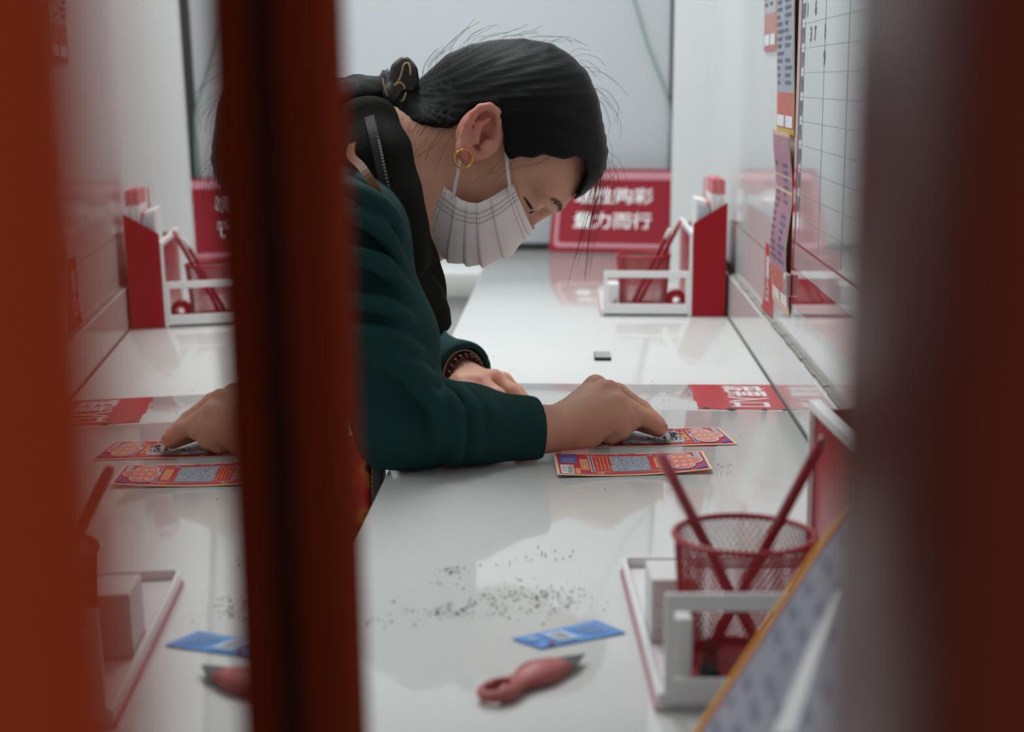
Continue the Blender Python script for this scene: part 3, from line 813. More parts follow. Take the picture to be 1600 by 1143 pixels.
for i in range(30):
    z = 0.2395 + i * 0.027
    body = '89' if i % 3 else '19'
    text_obj('printed_number', body[i % 2] + body[(i + 1) % 2], 0.024, M_dig, CM @ Matrix.Translation((0.041, z, 0.0004)), cb_, bold=0.0006, ext=0.0001, sx=0.75)
    if i > 5:
        for k in range(random.choice([1, 2, 3])):
            x = random.choice([0.07, 0.10, 0.13, 0.17, 0.20, 0.25, 0.29, 0.34, 0.40, 0.5])
            text_obj('printed_number', random.choice('1346789'), 0.022, M_dig, CM @ Matrix.Translation((x, z, 0.0004)), cb_, bold=0.0004, ext=0.0001, sx=1.1)
b = BM(); box(b, (-0.014, -0.012, 0.128), (-0.0068, 0.012, 0.155), 0.002); obj('clear_clip', b, mat('clip_clear', (0.62, 0.62, 0.60), 0.12, 0.5), cb_)

def poster(label, y0, y1, z0, z1, frame_m, body, foot, out=0.004, cols=2):
    r = thing('wall_poster', label, 'poster', (XW, y1, CT))
    PM = frame((-0.0012, 0, 0), (0, -1, 0), (0, 0, 1), (-1, 0, 0)); w = y1 - y0
    def curve(b, x0, zz0, x1, zz1, lift, n=10):
        g = []
        for i in range(n + 1):
            z = zz0 + (zz1 - zz0) * i / n; t = (z - z0) / (z1 - z0)
            off = 0.001 + out * (math.sin(t * PI * 1.5) ** 2) + lift
            g.append([b.verts.new(PM @ Vector((x0 + (x1 - x0) * k, z, off))) for k in (0, 1)])
        for i in range(n): b.faces.new((g[i][0], g[i][1], g[i + 1][1], g[i + 1][0]))
    b = BM(); curve(b, 0, z0, w, z1, 0); o = obj('sheet', b, frame_m, r); o.modifiers.new('s', 'SOLIDIFY').thickness = 0.0006
    b = BM(); curve(b, 0.007, z0 + 0.05, w - 0.002, z1 - 0.006, 0.0008); obj('printed_field', b, body, r)
    b = BM(); curve(b, 0.007, z0 + 0.006, w - 0.002, z0 + 0.05, 0.0008, 3); obj('printed_foot', b, foot, r)
    b = BM()
    for c in range(cols):
        for i in range(int((z1 - z0 - 0.09) / 0.009)):
            x = 0.012 + c * (w - 0.016) / cols; z = z0 + 0.06 + i * 0.009
            if random.random() < .85: curve(b, x, z, x + random.uniform(.3, .9) * (w - 0.03) / cols, z + 0.004, 0.0014, 1)
    obj('small_print', b, mat('poster_ink', (0.10, 0.12, 0.18), 0.5), r)
    b = BM(); curve(b, 0.012, z0 + 0.008, w * .48, z0 + 0.022, 0.0014, 1); curve(b, w * .55, z0 + 0.008, w - 0.01, z0 + 0.022, 0.0014, 1); obj('barcode_box', b, M_white, r)
    return r
M_pl = mat('poster_lilac', (0.40, 0.43, 0.52), 0.4, noise=0.3, nscale=60); M_po = mat('poster_orange', (0.60, 0.16, 0.08), 0.4, noise=0.3, nscale=70, color2=(0.50, 0.03, 0.03)); M_py = mat('poster_yellow', (0.75, 0.48, 0.08), 0.4)
poster('tall ticket poster with yellow border on the right wall, uppermost of the two', 1.935, 2.10, 0.315, 0.86, M_py, M_pl, M_po)
poster('red and blue ticket poster hanging lowest on the right wall', 1.93, 2.09, 0.098, 0.318, mat('poster_cream', (0.68, 0.45, 0.28), 0.4), mat('poster_mix', (0.50, 0.07, 0.05), 0.4, color2=(0.30, 0.28, 0.45), nscale=45), M_po, 0.006)
poster('grey poster with red border beyond the yellow-bordered one on the right wall', 2.125, 2.26, 0.418, 0.86, mat('poster_rededge', (0.50, 0.13, 0.12), 0.4), mat('poster_grey', (0.52, 0.53, 0.57), 0.4, noise=.2, nscale=40), mat('poster_pink', (0.52, 0.22, 0.20), 0.4), 0.003)

# ================================================================== cable on the back panel
b = BM(); tube(b, smooth_path([W(x, y, 3.738) for x, y in ((930, -260), (978, -50), (996, 15), (1010, 62), (1030, 115), (1044, 155), (1048, 200), (1049, 300))], 5), 0.0034, 8)
tag(obj('cord', b, mat('cable_green', (0.30, 0.42, 0.38), 0.5), smooth=True), 'thin grey-green cord hanging down the pale back wall', 'cord')

# ================================================================== glass door beside the camera, and the gate post
a_, b_, d_ = 0.07279, 0.01668, 0.0488
n_ = Vector((math.cos(a_) * math.cos(b_), math.sin(a_) * math.cos(b_), math.sin(b_)))
t_ = Vector((-math.sin(a_), math.cos(a_), 0)); u_ = n_.cross(t_)
org = Vector(CAM) - n_ * d_
dz = org.z / u_.z
DM = frame(org - u_ * (dz - 0.004), n_, t_, u_)
dr = bpy.data.objects.new('glass_door', None); COL.objects.link(dr); dr.matrix_world = DM
tag(dr, 'red framed glass door leaf at the left, its mirror-like pane reflecting the counter', 'door')
HH = 2.25
def part(nm, lo, hi, m, bev=0.0):
    b = BM(); box(b, lo, hi, bev); return obj(nm, b, m, dr, auto=40 if bev else None)
mg = mat('door_pane', (0.66, 0.61, 0.59), 0.012, 1.0)
part('glass_pane', (-0.005, 0.10, 0.08), (0, 0.44, HH - 0.08), mg)
part('stile', (-0.03, 0.424, 0), (0.0150, 0.515, HH), M_lacquer, 0.0018)
part('stile', (-0.03, 0.020, 0), (0.0226, 0.126, HH), M_lacquer, 0.0018)
part('rail', (-0.028, 0.126, 0), (0.012, 0.424, 0.085), M_lacquer, 0.001)
part('rail', (-0.028, 0.126, HH - 0.09), (0.012, 0.424, HH), M_lacquer, 0.001)
M_post = mat('post_lacquer', (0.20, 0.032, 0.016), 0.35, noise=0.2, nscale=3, spec=0.12)
part('gasket', (0.0001, 0.4180, 0.086), (0.0036, 0.4236, HH - 0.091), mat('gasket_brown', (0.075, 0.022, 0.014), 0.7, spec=0.1))
gp = thing('gate_post', 'dark red lacquered post at the right edge, nearest the camera', 'post', (0.0555, 0.224, 0))
b = BM(); box(b, (0, 0, 0.012), (0.11, 0.106, 2.3), 0.002); obj('shaft', b, M_post, gp, auto=40)
b = BM(); box(b, (-0.004, -0.004, 0), (0.114, 0.11, 0.0119), 0.001); obj('base_plate', b, M_post, gp)

# ================================================================== light and camera
def area(name, loc, sx, sy, e, col=(1, 1, 1), rot=(0, 0, 0)):
    l = bpy.data.lights.new(name, 'AREA'); l.shape = 'RECTANGLE'; l.size = sx; l.size_y = sy; l.energy = e; l.color = col
    o = bpy.data.objects.new(name, l); COL.objects.link(o); o.location = loc; o.rotation_euler = rot; return o
area('ceiling_lamp', (-0.35, 2.45, 2.58), 0.35, 1.3, 28, (0.95, 0.99, 1.0))
area('ceiling_lamp', (-1.3, 1.6, 2.58), 0.35, 1.3, 10, (0.95, 0.99, 1.0))
w = bpy.data.worlds.new('daylight'); S.world = w; w.use_nodes = True
w.node_tree.nodes['Background'].inputs[0].default_value = (0.92, 0.97, 1.0, 1); w.node_tree.nodes['Background'].inputs[1].default_value = 0.29
sl = bpy.data.lights.new('sun', 'SUN'); sl.energy = 0.72; sl.angle = math.radians(40); sl.color = (1.0, 0.95, 0.88)
so = bpy.data.objects.new('sun', sl); COL.objects.link(so); so.rotation_euler = Vector((1.0, -0.30, 0.50)).to_track_quat('Z', 'Y').to_euler()

cam = bpy.data.cameras.new('camera'); co = bpy.data.objects.new('camera', cam); COL.objects.link(co)
co.location = CAM; co.rotation_euler = (PI / 2 - TH, 0, PS)
cam.sensor_width = 36; cam.lens = F_PX / 1600 * 36; cam.clip_start = 0.01
cam.dof.use_dof = True; cam.dof.focus_distance = 1.66; cam.dof.aperture_fstop = 5.1; cam.dof.aperture_blades = 0
S.camera = co
vs = S.view_settings; vs.view_transform = 'Standard'; vs.look = 'None'; vs.exposure = 0; vs.gamma = 1; vs.use_curve_mapping = False
# ================================================================== the woman at the counter
M_skin = skin_mat(); M_hair = hair_mat(); M_mask = mask_mat()
M_teal = mat('teal_knit', (0.0075, 0.044, 0.043), 0.85, noise=0.25, nscale=60, bump=0.25, bscale=900, spec=0.2)
M_vest = mat('olive_fleece', (0.0105, 0.0110, 0.0080), 0.95, noise=0.3, nscale=120, bump=0.5, bscale=500, spec=0.2)
M_trouser = mat('brown_trouser', (0.050, 0.028, 0.022), 0.9, bump=0.2, bscale=500)
M_brown = mat('brown_leather', (0.17, 0.065, 0.022), 0.45, noise=0.3, nscale=40)
M_dkbrown = mat('dark_leather', (0.030, 0.016, 0.013), 0.5)
YM = 1.73                                   # distance of her middle plane
def A3(px, py, Y): return np.array(W(px, py, Y))
T = A3(762, 228, 1.66); T[1] = YM
Fv = np.array([0.5, 0, -0.8660]); Uv = np.array([0.8660, 0, 0.5]); Lv = np.array([0, -1.0, 0])
HA = np.stack([Fv, Lv, Uv])
def H(f, u, l=0.0): return T + f * Fv + u * Uv + l * Lv
GX = np.array([1.0, 0, 0]); GY = np.array([0, 1.0, 0]); GZ = np.array([0, 0, 1.0])

# joints
S1 = A3(545, 372, 1.575); E1 = A3(628, 670, 1.555); W1 = A3(862, 672, 1.630)
S2 = A3(556, 300, 1.895); E2 = A3(640, 556, 1.955); W2 = A3(722, 592, 1.865)
CH = A3(545, 345, YM); HIP = np.array([-0.50, YM, CT - 0.13]); NB = A3(588, 262, YM)

skin = Body()
# head: cranium, face, jaw, brow, nose
CRA = (H(-0.0095, 0.0380), np.array([0.083, 0.070, 0.079]))
skin.ell(CRA[0], CRA[1], HA)
skin.ell(H(0.028, -0.020), (0.064, 0.056, 0.088), HA, 0.02)
skin.ell(H(0.043, 0.040), (0.050, 0.056, 0.046), HA, 0.02)
skin.ell(H(0.058, -0.090), (0.019, 0.022, 0.019), HA, 0.03)
for s_ in (1, -1):
    skin.cap(H(0.010, -0.070, 0.050 * s_), H(0.056, -0.092, 0.016 * s_), 0.015, 0.013, 0.025)
    skin.ell(H(0.062, -0.018, 0.038 * s_), (0.020, 0.018, 0.018), HA, 0.02)      # cheek bone
    skin.cap(H(0.088, 0.027, 0.012 * s_), H(0.072, 0.030, 0.046 * s_), 0.010, 0.009, 0.016)   # brow ridge
    skin.ell(H(0.094, 0.008, 0.030 * s_), (0.013, 0.017, 0.009), HA, 0.010, 's')             # eye socket
    skin.ell(H(0.0735, 0.008, 0.031 * s_), (0.0128, 0.0150, 0.0125), HA, 0.004)               # lids over the eyeball
    skin.ell(H(0.0850, 0.0052, 0.0330 * s_), (0.0100, 0.0125, 0.0030), HA, 0.0012, 's')       # eye slit
skin.cap(H(0.088, 0.012), H(0.095, -0.026), 0.008, 0.009, 0.012)
skin.ell(H(0.097, -0.030), (0.009, 0.012, 0.009), HA, 0.008)
for s_ in (1, -1): skin.ell(H(0.092, -0.034, 0.010 * s_), (0.009, 0.007, 0.007), HA, 0.006)
skin.ell(H(0.086, -0.060), (0.009, 0.022, 0.005), HA, 0.006); skin.ell(H(0.084, -0.069), (0.009, 0.019, 0.006), HA, 0.005)
# ears
def ear(s_):
    yo = YM - s_ * 0.0705
    def E(px, py, dy=0.0): p = A3(px, py, 1.66); p[1] = yo - s_ * dy; return p
    rim = [E(*q) for q in ((774, 205, .004), (781, 190, .008), (778, 174, .011), (766, 166, .013), (752, 168, .014), (741, 178, .015), (733, 192, .015), (728, 208, .013), (728, 222, .011))]
    skin.ell(E(752, 208, 0.004), (0.024, 0.009, 0.030), np.stack([np.array([.86, 0, -.5]), GY, np.array([.5, 0, .86])]), 0.008)
    skin.ell(E(756, 203, 0.013), (0.0150, 0.0100, 0.022), np.stack([np.array([.86, 0, -.5]), GY, np.array([.5, 0, .86])]), 0.004, 's')
    skin.ell(E(753, 217, 0.011), (0.0095, 0.0125, 0.0125), None, 0.003, 's')
    skin.chain(rim, [0.0030, 0.0036, 0.0040, 0.0042, 0.0042, 0.0042, 0.0042, 0.0044, 0.0048], 0.003)
    skin.chain([E(764, 186, .012), E(750, 195, .013), E(745, 208, .013), E(745, 219, .013)], [0.0028, 0.0036, 0.0040, 0.0040], 0.004)   # inner fold
    skin.chain([E(728, 222, .012), E(726, 234, .011), E(729, 245, .010)], [0.0056, 0.0074, 0.0070], 0.006)            # lobe
    skin.cap(E(762, 222, .009), E(757, 230, .010), 0.0042, 0.0045, 0.004)                               # tragus
for s_ in (1, -1): ear(s_)
# neck and trunk (under the clothes)
skin.chain([H(-0.028, -0.015), H(-0.035, -0.085), NB], [0.054, 0.053, 0.064], 0.03)
skin.chain([H(0.020, -0.085), A3(628, 325, YM)], [0.030, 0.042], 0.03)
skin.cap(NB, CH, 0.062, 0.085, 0.04)
skin.cap(CH, HIP, 0.085, 0.105, 0.05, flat=(GY, 1.35))
for s_, e_, w_ in ((S1, E1, W1), (S2, E2, W2)):
    skin.cap(CH * .4 + s_ * .6, s_, 0.05, 0.046, 0.03)
    skin.chain([s_, e_, w_], [0.044, 0.036, 0.0235], 0.015)
KN = [np.array([-0.09, YM + d, CT - 0.19]) for d in (-0.11, 0.11)]; AN = [np.array([-0.26, YM + d, 0.09]) for d in (-0.12, 0.12)]
for k_, a_2, sy in zip(KN, AN, (-1, 1)):
    skin.chain([HIP + [0.0, 0.08 * sy, -0.01], k_, a_2, a_2 + [0.10, 0, -0.05]], [0.075, 0.05, 0.036, 0.028], 0.03)
# right hand, resting on its outer edge, fingers closed on the scraper
R_ = lambda px, py, Y: A3(px, py, Y)
skin.cap(R_(815, 678, 1.595), R_(882, 668, 1.650), 0.0240, 0.0235, 0.012)
skin.cap(R_(878, 664, 1.655), R_(931, 603, 1.690), 0.0205, 0.0118, 0.012)
skin.cap(R_(884, 668, 1.648), R_(951, 610, 1.672), 0.0210, 0.0112, 0.012)
skin.cap(R_(890, 674, 1.645), R_(964, 630, 1.655), 0.0200, 0.0118, 0.012)
skin.cap(R_(900, 680, 1.645), R_(965, 655, 1.648), 0.0165, 0.0112, 0.012)
skin.ell(R_(910, 687, 1.648), (0.018, 0.016, 0.0120), None, 0.010)
skin.ell(R_(930, 600, 1.690), (0.0098, 0.009, 0.0088), None, 0.006)
skin.ell(R_(951, 608, 1.673), (0.0088, 0.008, 0.0080), None, 0.006)
skin.chain([R_(938, 605, 1.695), R_(966, 612, 1.700), R_(1003, 638, 1.690), R_(1029, 660, 1.672)], [0.0098, 0.0092, 0.0086, 0.0072], 0.004)       # index
skin.chain([R_(955, 618, 1.672), R_(985, 640, 1.668), R_(1012, 654, 1.660), R_(1033, 668, 1.655)], [0.0108, 0.0100, 0.0088, 0.0076], 0.004)       # middle
skin.chain([R_(966, 638, 1.655), R_(988, 658, 1.658), R_(970, 676, 1.662), R_(950, 680, 1.665)], [0.0102, 0.0086, 0.0082, 0.0074], 0.004)          # ring, curled in
skin.chain([R_(965, 655, 1.648), R_(974, 672, 1.650), R_(956, 684, 1.655), R_(940, 684, 1.660)], [0.0095, 0.0080, 0.0074, 0.0068], 0.004)          # little, curled in
skin.chain([R_(892, 648, 1.690), R_(930, 640, 1.715), R_(985, 655, 1.705), R_(1028, 672, 1.675)], [0.0150, 0.0120, 0.0098, 0.0078], 0.008)         # thumb
# left hand, flat beyond the right forearm
skin.cap(R_(690, 606, 1.880), R_(735, 601, 1.865), 0.0225, 0.0215, 0.012)
for (kx, ky, kY, kr), pts, rs in (
    ((750, 596, 1.835, .0125), [(752, 600, 1.83), (776, 618, 1.815), (793, 634, 1.81)], [.0112, .0100, .0085]),
    ((771, 592, 1.855, .0125), [(772, 594, 1.855), (798, 612, 1.845), (820, 632, 1.84)], [.0112, .0100, .0085]),
    ((786, 596, 1.880, .0118), [(786, 596, 1.88), (806, 613, 1.875), (826, 632, 1.87)], [.0105, .0095, .0080]),
    ((792, 603, 1.905, .0105), [(792, 603, 1.905), (808, 618, 1.90), (824, 632, 1.895)], [.0092, .0082, .0070])):
    skin.cap(R_(725, 604, kY), R_(kx, ky, kY), 0.0195, kr, 0.010)
    skin.chain([R_(*p) for p in pts], rs, 0.004)
skin.chain([R_(712, 612, 1.845), R_(745, 622, 1.80), R_(775, 638, 1.785)], [.0165, .0125, .0095], 0.008)
skin.add(lambda P: (CT + 0.0006) - P[:, 2] - 10.0 * (P[:, 0] < -0.1855), (0, 1.7, CT), 9, 0.004, 'c')
lo_ = np.array([-0.72, 1.42, 0.005]); hi_ = np.array([0.10, 2.08, CT + 0.42])
me, P = sdf_mesh('person', skin, lo_, hi_, 0.0026)
bl_ = np.zeros(len(P))
for c, r, a in [(R_(752, 190, 1.645), 0.036, 0.9), (R_(728, 238, 1.645), 0.018, 1.0), (R_(1036, 668, 1.655), 0.02, 0.5), (R_(930, 590, 1.685), 0.018, 0.35), (R_(895, 690, 1.63), 0.03, 0.5), (R_(950, 600, 1.67), .02, .3),
                (R_(770, 590, 1.84), 0.016, 0.6), (R_(750, 600, 1.82), 0.02, 0.5), (R_(805, 625, 1.83), .02, .4), (H(0.06, -0.04, 0.05), 0.04, 0.3)]:
    bl_ = np.maximum(bl_, a * np.clip(1 - np.linalg.norm(P - c, axis=1) / r, 0, 1) ** 0.6)
me.attributes.new('blush', 'FLOAT', 'POINT').data.foreach_set('value', bl_.astype(np.float32))
person = link('person', me, M_skin)
tag(person, 'person in teal sweater and dark vest bent over the counter, wearing a white mask', 'person')

# ---- sweater
sw = Body()
sw.cap(CH, HIP + [0, 0, 0.02], 0.084, 0.105, 0.05, flat=(GY, 1.32))
sw.cap(NB + [-0.02, 0, 0.0], CH, 0.060, 0.10, 0.05)
sw.cap(CH * .5 + S1 * .5, S1, 0.066, 0.0535, 0.04); sw.cap(CH * .5 + S2 * .5, S2, 0.070, 0.058, 0.04)
CU1 = A3(826, 678, 1.6065); CU2 = A3(722, 586, 1.866)
U1 = S1 * .45 + E1 * .55
sw.chain([S1, U1, E1], [0.0535, 0.055, 0.042], 0.03)
sw.chain([E1, E1 * .5 + CU1 * .5 + [0, 0, 0.003], CU1, CU1 + (CU1 - E1) * .10], [0.040, 0.0400, 0.0320, 0.0310], 0.03)
sw.chain([S2, E2], [0.058, 0.046], 0.03); sw.chain([E2, CU2, CU2 + (CU2 - E2) * .1], [0.046, 0.0365, 0.0355], 0.02)
# folds of the knit, each running round the arm
def fold(pts, r, k=0.009): q = smooth_path([A3(x, y, Y - 0.0058) for x, y, Y in pts], 3); sw.chain(q, list(r * (0.35 + 0.55 * np.sin(np.linspace(0, PI, len(q))) ** .6)), k)
for pts, r in (
    ([(528, 292, 1.530), (560, 300, 1.520), (596, 322, 1.525), (618, 352, 1.545), (626, 385, 1.575)], .008),
    ([(522, 330, 1.520), (556, 338, 1.512), (594, 358, 1.516), (618, 395, 1.535), (628, 432, 1.57)], .007),
    ([(520, 392, 1.515), (556, 400, 1.508), (600, 415, 1.514), (626, 448, 1.54), (634, 478, 1.57)], .008),
    ([(520, 462, 1.512), (556, 470, 1.506), (606, 480, 1.513), (640, 512, 1.535), (654, 540, 1.57)], .008),
    ([(524, 510, 1.510), (560, 520, 1.502), (612, 530, 1.508), (648, 556, 1.525), (672, 584, 1.56)], .009),
    ([(540, 545, 1.506), (600, 560, 1.503), (640, 578, 1.512), (668, 596, 1.53), (690, 596, 1.565)], .010),
    ([(640, 600, 1.512), (668, 618, 1.518), (684, 640, 1.522), (688, 675, 1.522), (680, 715, 1.535)], .008),
    ([(672, 606, 1.545), (700, 622, 1.530), (712, 650, 1.526), (714, 690, 1.528), (706, 726, 1.545)], .007),
    ([(706, 602, 1.575), (730, 622, 1.548), (740, 650, 1.540), (742, 690, 1.542), (736, 722, 1.56)], .006),
    ([(740, 612, 1.59), (758, 632, 1.565), (766, 660, 1.557), (766, 696, 1.558)], .005)):
    fold(pts, r)
for i in range(4):
    x = 672 + i * 11
    fold([(x - 14, 540 + i * 9, 1.93), (x, 536 + i * 9, 1.915), (x + 12, 552 + i * 9, 1.905), (x + 10, 575 + i * 8, 1.90)], 0.008)
d1 = (CU1 - E1) / np.linalg.norm(CU1 - E1); d2 = (CU2 - E2) / np.linalg.norm(CU2 - E2)
sw.add(lambda P: np.where(np.linalg.norm(P - CU1, axis=1) < 0.11, (P - CU1 - d1 * 0.006) @ d1, -1.0), CU1, 0.12, 0.003, 'c')
sw.add(lambda P: np.where(np.linalg.norm(P - CU2, axis=1) < 0.10, (P - CU2 - d2 * 0.004) @ d2, -1.0), CU2, 0.12, 0.003, 'c')
sw.cap(CU1 - d1 * 0.02, CU1 + d1 * 0.05, 0.0268, k=0.002, op='s'); sw.cap(CU2 - d2 * 0.015, CU2 + d2 * 0.05, 0.0325, k=0.002, op='s')
sw.add(lambda P: (CT + 0.0012) - P[:, 2] - 10.0 * (P[:, 0] < -0.1855), (0, 1.7, CT), 9, 0.006, 'c')
me, P = sdf_mesh('sweater', sw, lo_ - [0.1, 0.1, 0], hi_ + [0, 0.1, 0], 0.003)
sweater = link('sweater', me, M_teal, person)
def cuff(C, d, R, nm='cuff'):
    d = Vector(d); x = d.orthogonal().normalized(); y = d.cross(x); b = BM()
    pr = [(R, -0.022), (R + 0.0012, -0.012), (R + 0.001, 0.002), (R - 0.001, 0.0065), (R - 0.003, 0.004), (R - 0.003, -0.02)]
    n = 48; rings = [[b.verts.new(Vector(C) + d * z + x * (q * math.cos(2 * PI * k / n)) + y * (q * math.sin(2 * PI * k / n))) for k in range(n)] for q, z in pr]
    for i in range(len(pr)):
        A_, B_ = rings[i], rings[(i + 1) % len(pr)]
        for k in range(n): b.faces.new((A_[k], A_[(k + 1) % n], B_[(k + 1) % n], B_[k]))
    return obj(nm, b, M_teal, sweater, smooth=True)

# ---- vest with a rolled fleece collar
ve = Body()
VC = CH + [0.0, 0, 0.004]
ve.cap(VC, HIP + [0.02, 0, 0.03], 0.096, 0.118, 0.04, flat=(GY, 1.30))
for s_ in (1, -1):
    yl = lambda d: YM - s_ * d
    ve.chain([A3(572, 168, yl(.030)), A3(592, 186, yl(.055)), A3(610, 232, yl(.068)), A3(624, 290, yl(.070)), A3(637, 350, yl(.066)), A3(650, 400, yl(.056)), A3(662, 432, yl(.05))], [0.012, 0.0150, 0.0165, 0.0160, 0.0150, 0.0165, 0.018], 0.012, flat=(GY, 0.62))
    ve.chain([A3(560, 190, yl(.06)), A3(585, 250, yl(.085)), A3(605, 320, yl(.09)), A3(625, 400, yl(.085))], [0.022, 0.026, 0.028, 0.03], 0.02, flat=(GY, 0.8))
    ve.chain([A3(645, 412, yl(.045)), A3(660, 455, yl(.035)), A3(675, 502, yl(.030))], [0.018, 0.018, 0.0165], 0.02, flat=(GY, 0.8))
ve.chain([A3(632, 405, YM), A3(645, 462, YM), A3(656, 530, YM)], [0.022, 0.024, 0.018], 0.03)
ve.chain([A3(560, 160, YM), A3(572, 172, YM)], [0.030, 0.030], 0.02)
ve.cap(H(-0.03, -0.06), NB + [0.02, 0, -0.02], 0.060, 0.066, k=0.006, op='s')
me, P = sdf_mesh('vest', ve, lo_ - [0.1, 0.1, 0], hi_ + [0, 0.1, 0], 0.003)
vest = link('vest', me, M_vest, person)
lap = Body()
lpo = np.array([tuple(A3(x, y, YM - .075)[[0, 2]]) for x, y in ((622, 352), (640, 362), (656, 388), (672, 420), (690, 455), (701, 490), (703, 514), (697, 524), (682, 519), (668, 482), (650, 448), (630, 415))])
lpc = np.array([A3(665, 440, YM)[0], YM - 0.075, A3(665, 440, YM)[2]])
def lap_f(P):
    q = P[:, [0, 2]]; dd_ = poly_sdf(q, lpo) + 0.004
    yy_ = YM - 0.066 + 0.55 * (q[:, 0] - lpc[0]) - 0.10 * (q[:, 1] - lpc[2])
    w_ = np.stack([dd_, np.abs(P[:, 1] - yy_) - 0.004], 1)
    return np.minimum(w_.max(1), 0) + np.linalg.norm(np.maximum(w_, 0), axis=1) - 0.0035
me, _ = sdf_mesh('lapel', lap_f, lpc - [0.07, 0.07, 0.09], lpc + [0.07, 0.07, 0.09], 0.0022)
link('lapel', me, mat('olive_fleece_lit', (0.024, 0.0255, 0.018), 0.95, noise=0.3, nscale=120, bump=0.5, bscale=500, spec=0.2), vest)  # vest fleece in a lighter olive, its lit look put into the colour
b = BM(); ribbon(b, smooth_path([A3(577, 182, YM - .090), A3(585, 215, YM - .107), A3(595, 262, YM - .113), A3(607, 312, YM - .114), A3(622, 368, YM - .111), A3(630, 400, YM - .107)], 5), (1, 0, 0.3), 0.010, 0.002)
tp = obj('zip_tape', b, mat('zip_tape', (0.022, 0.021, 0.022), 0.6), vest)
b = BM()
for p in smooth_path([A3(583, 186, YM - .0925), A3(592, 219, YM - .1085), A3(601, 262, YM - .1145), A3(612, 312, YM - .1155), A3(626, 368, YM - .1125)], 9): box(b, Vector(p) - Vector((.0012, .0012, .0010)), Vector(p) + Vector((.0012, .0012, .0010)))
tag(obj('zip_teeth', b, M_steel, vest), kind='stuff')
b = BM(); tube(b, [A3(629, 417, 1.605), A3(630, 424, 1.605)], 0.0030, 10); tube(b, [A3(629, 424, 1.605), A3(628, 445, 1.605)], [0.0012, 0.0016], 8); tube(b, [A3(628, 445, 1.605), A3(630, 466, 1.607)], [0.0008, 0.0010], 6); obj('zip_pull', b, M_gold, vest)

# ---- hair
def XZ(pts, Y): return [tuple(A3(x, y, Y)[[0, 2]]) for x, y in pts]
OUT = [(604, 166), (606, 140), (622, 126), (648, 130), (672, 108), (700, 83), (735, 69), (780, 62), (820, 61), (860, 67), (893, 86), (918, 112), (934, 148), (944, 195), (951, 236), (948, 262), (936, 285), (906, 307), (885, 322), (840, 362), (760, 385), (690, 335), (640, 235)]
TOP = [(604, 166), (606, 140), (622, 126), (648, 130), (672, 108), (700, 83), (735, 69), (780, 62), (820, 61), (860, 67), (893, 86), (918, 112), (934, 148), (944, 195), (951, 236), (948, 262), (936, 285), (912, 304), (893, 314)]
LOW = [(910, 292), (917, 272), (914, 254), (902, 244), (880, 249), (850, 240), (832, 246), (812, 244), (797, 250), (789, 236), (787, 205), (781, 184), (768, 166), (748, 163), (733, 176), (722, 190), (703, 201), (676, 199), (655, 195), (640, 190), (626, 182)]
po = np.array(XZ(OUT, YM)); ph = np.array(XZ(TOP, YM) + XZ(LOW, 1.668))
tie = A3(624, 150, YM)
def hair_f(P):
    q = P[:, [0, 2]]
    e = np.clip(-poly_sdf(q, po), 0, None); hd = poly_sdf(q, ph)
    r = np.linalg.norm(q - tie[[0, 2]], axis=1); wm = 0.030 + 0.051 * np.clip(r / 0.11, 0, 1) ** 0.7
    wv = wm * np.sqrt(np.clip(1 - (1 - np.clip(e / 0.075, 0, 1)) ** 2, 0, 1)) + 0.0015
    lat = np.abs(P[:, 1] - YM)
    ang = np.arctan2(q[:, 1] - tie[2], q[:, 0] - tie[0])
    rid = 0.0004 * np.sin(ang * 46 + 3 * np.sin(r * 30)) + 0.0004 * np.sin(ang * 110 + 1.3 + 40 * lat)
    d1_ = (lat - wv) * 0.75
    qe = (P - CRA[0]) @ HA.T; re = CRA[1] + 0.0085
    k0 = np.sqrt(((qe / re) ** 2).sum(1)); k1 = np.sqrt(((qe / re ** 2) ** 2).sum(1)) + 1e-9
    qf = (P - H(0.043, 0.040)) @ HA.T; rf = np.array([0.050, 0.056, 0.046]) + 0.0085
    f0 = np.sqrt(((qf / rf) ** 2).sum(1)); f1 = np.sqrt(((qf / rf ** 2) ** 2).sum(1)) + 1e-9
    nk = (P - H(-0.028, 0.0)); nv = H(-0.036, -0.09) - H(-0.028, 0.0); nt_ = np.clip(nk @ nv / (nv @ nv), 0, 1); nd = np.linalg.norm(nk - nt_[:, None] * nv, axis=1) - 0.0605
    d1_ = smin(d1_, nd, 0.012)
    d1_ = smin(d1_, smin(k0 * (k0 - 1) / k1, f0 * (f0 - 1) / f1, 0.02), 0.012) + rid
    d2_ = hd + 0.6 * rid
    return -smin(-d1_, -d2_, 0.005)
pony = Body(); pony.chain([A3(626, 148, YM), A3(600, 147, YM), A3(565, 150, YM - .02), A3(530, 158, YM - .03), A3(500, 172, YM - .035)], [0.018, 0.0165, 0.019, 0.021, 0.016], 0.012, flat=(GY, 1.5))
pony.chain([A3(640, 175, YM - .03), A3(622, 160, YM - .01)], [0.010, 0.016], 0.02)
def hair_all(P, c=None, r=None): return smin(hair_f(P), pony(P), 0.012)
me, P = sdf_mesh('hair', hair_all, A3(490, 345, YM) * [1, 0, 1] + [-0.02, 1.60, -0.02], A3(960, 50, YM) * [1, 0, 1] + [0.01, 1.86, 0.02], 0.0024, slack=1.9)
hair = link('hair', me, M_hair, person)
q = P[:, [0, 2]] - tie[[0, 2]]
side_ = np.arctan2(q[:, 1], q[:, 0]); rr = np.linalg.norm(q, axis=1)
uvv = np.stack([rr * 3, side_ / 1.0 + (P[:, 1] - YM) * 3.0], 1)
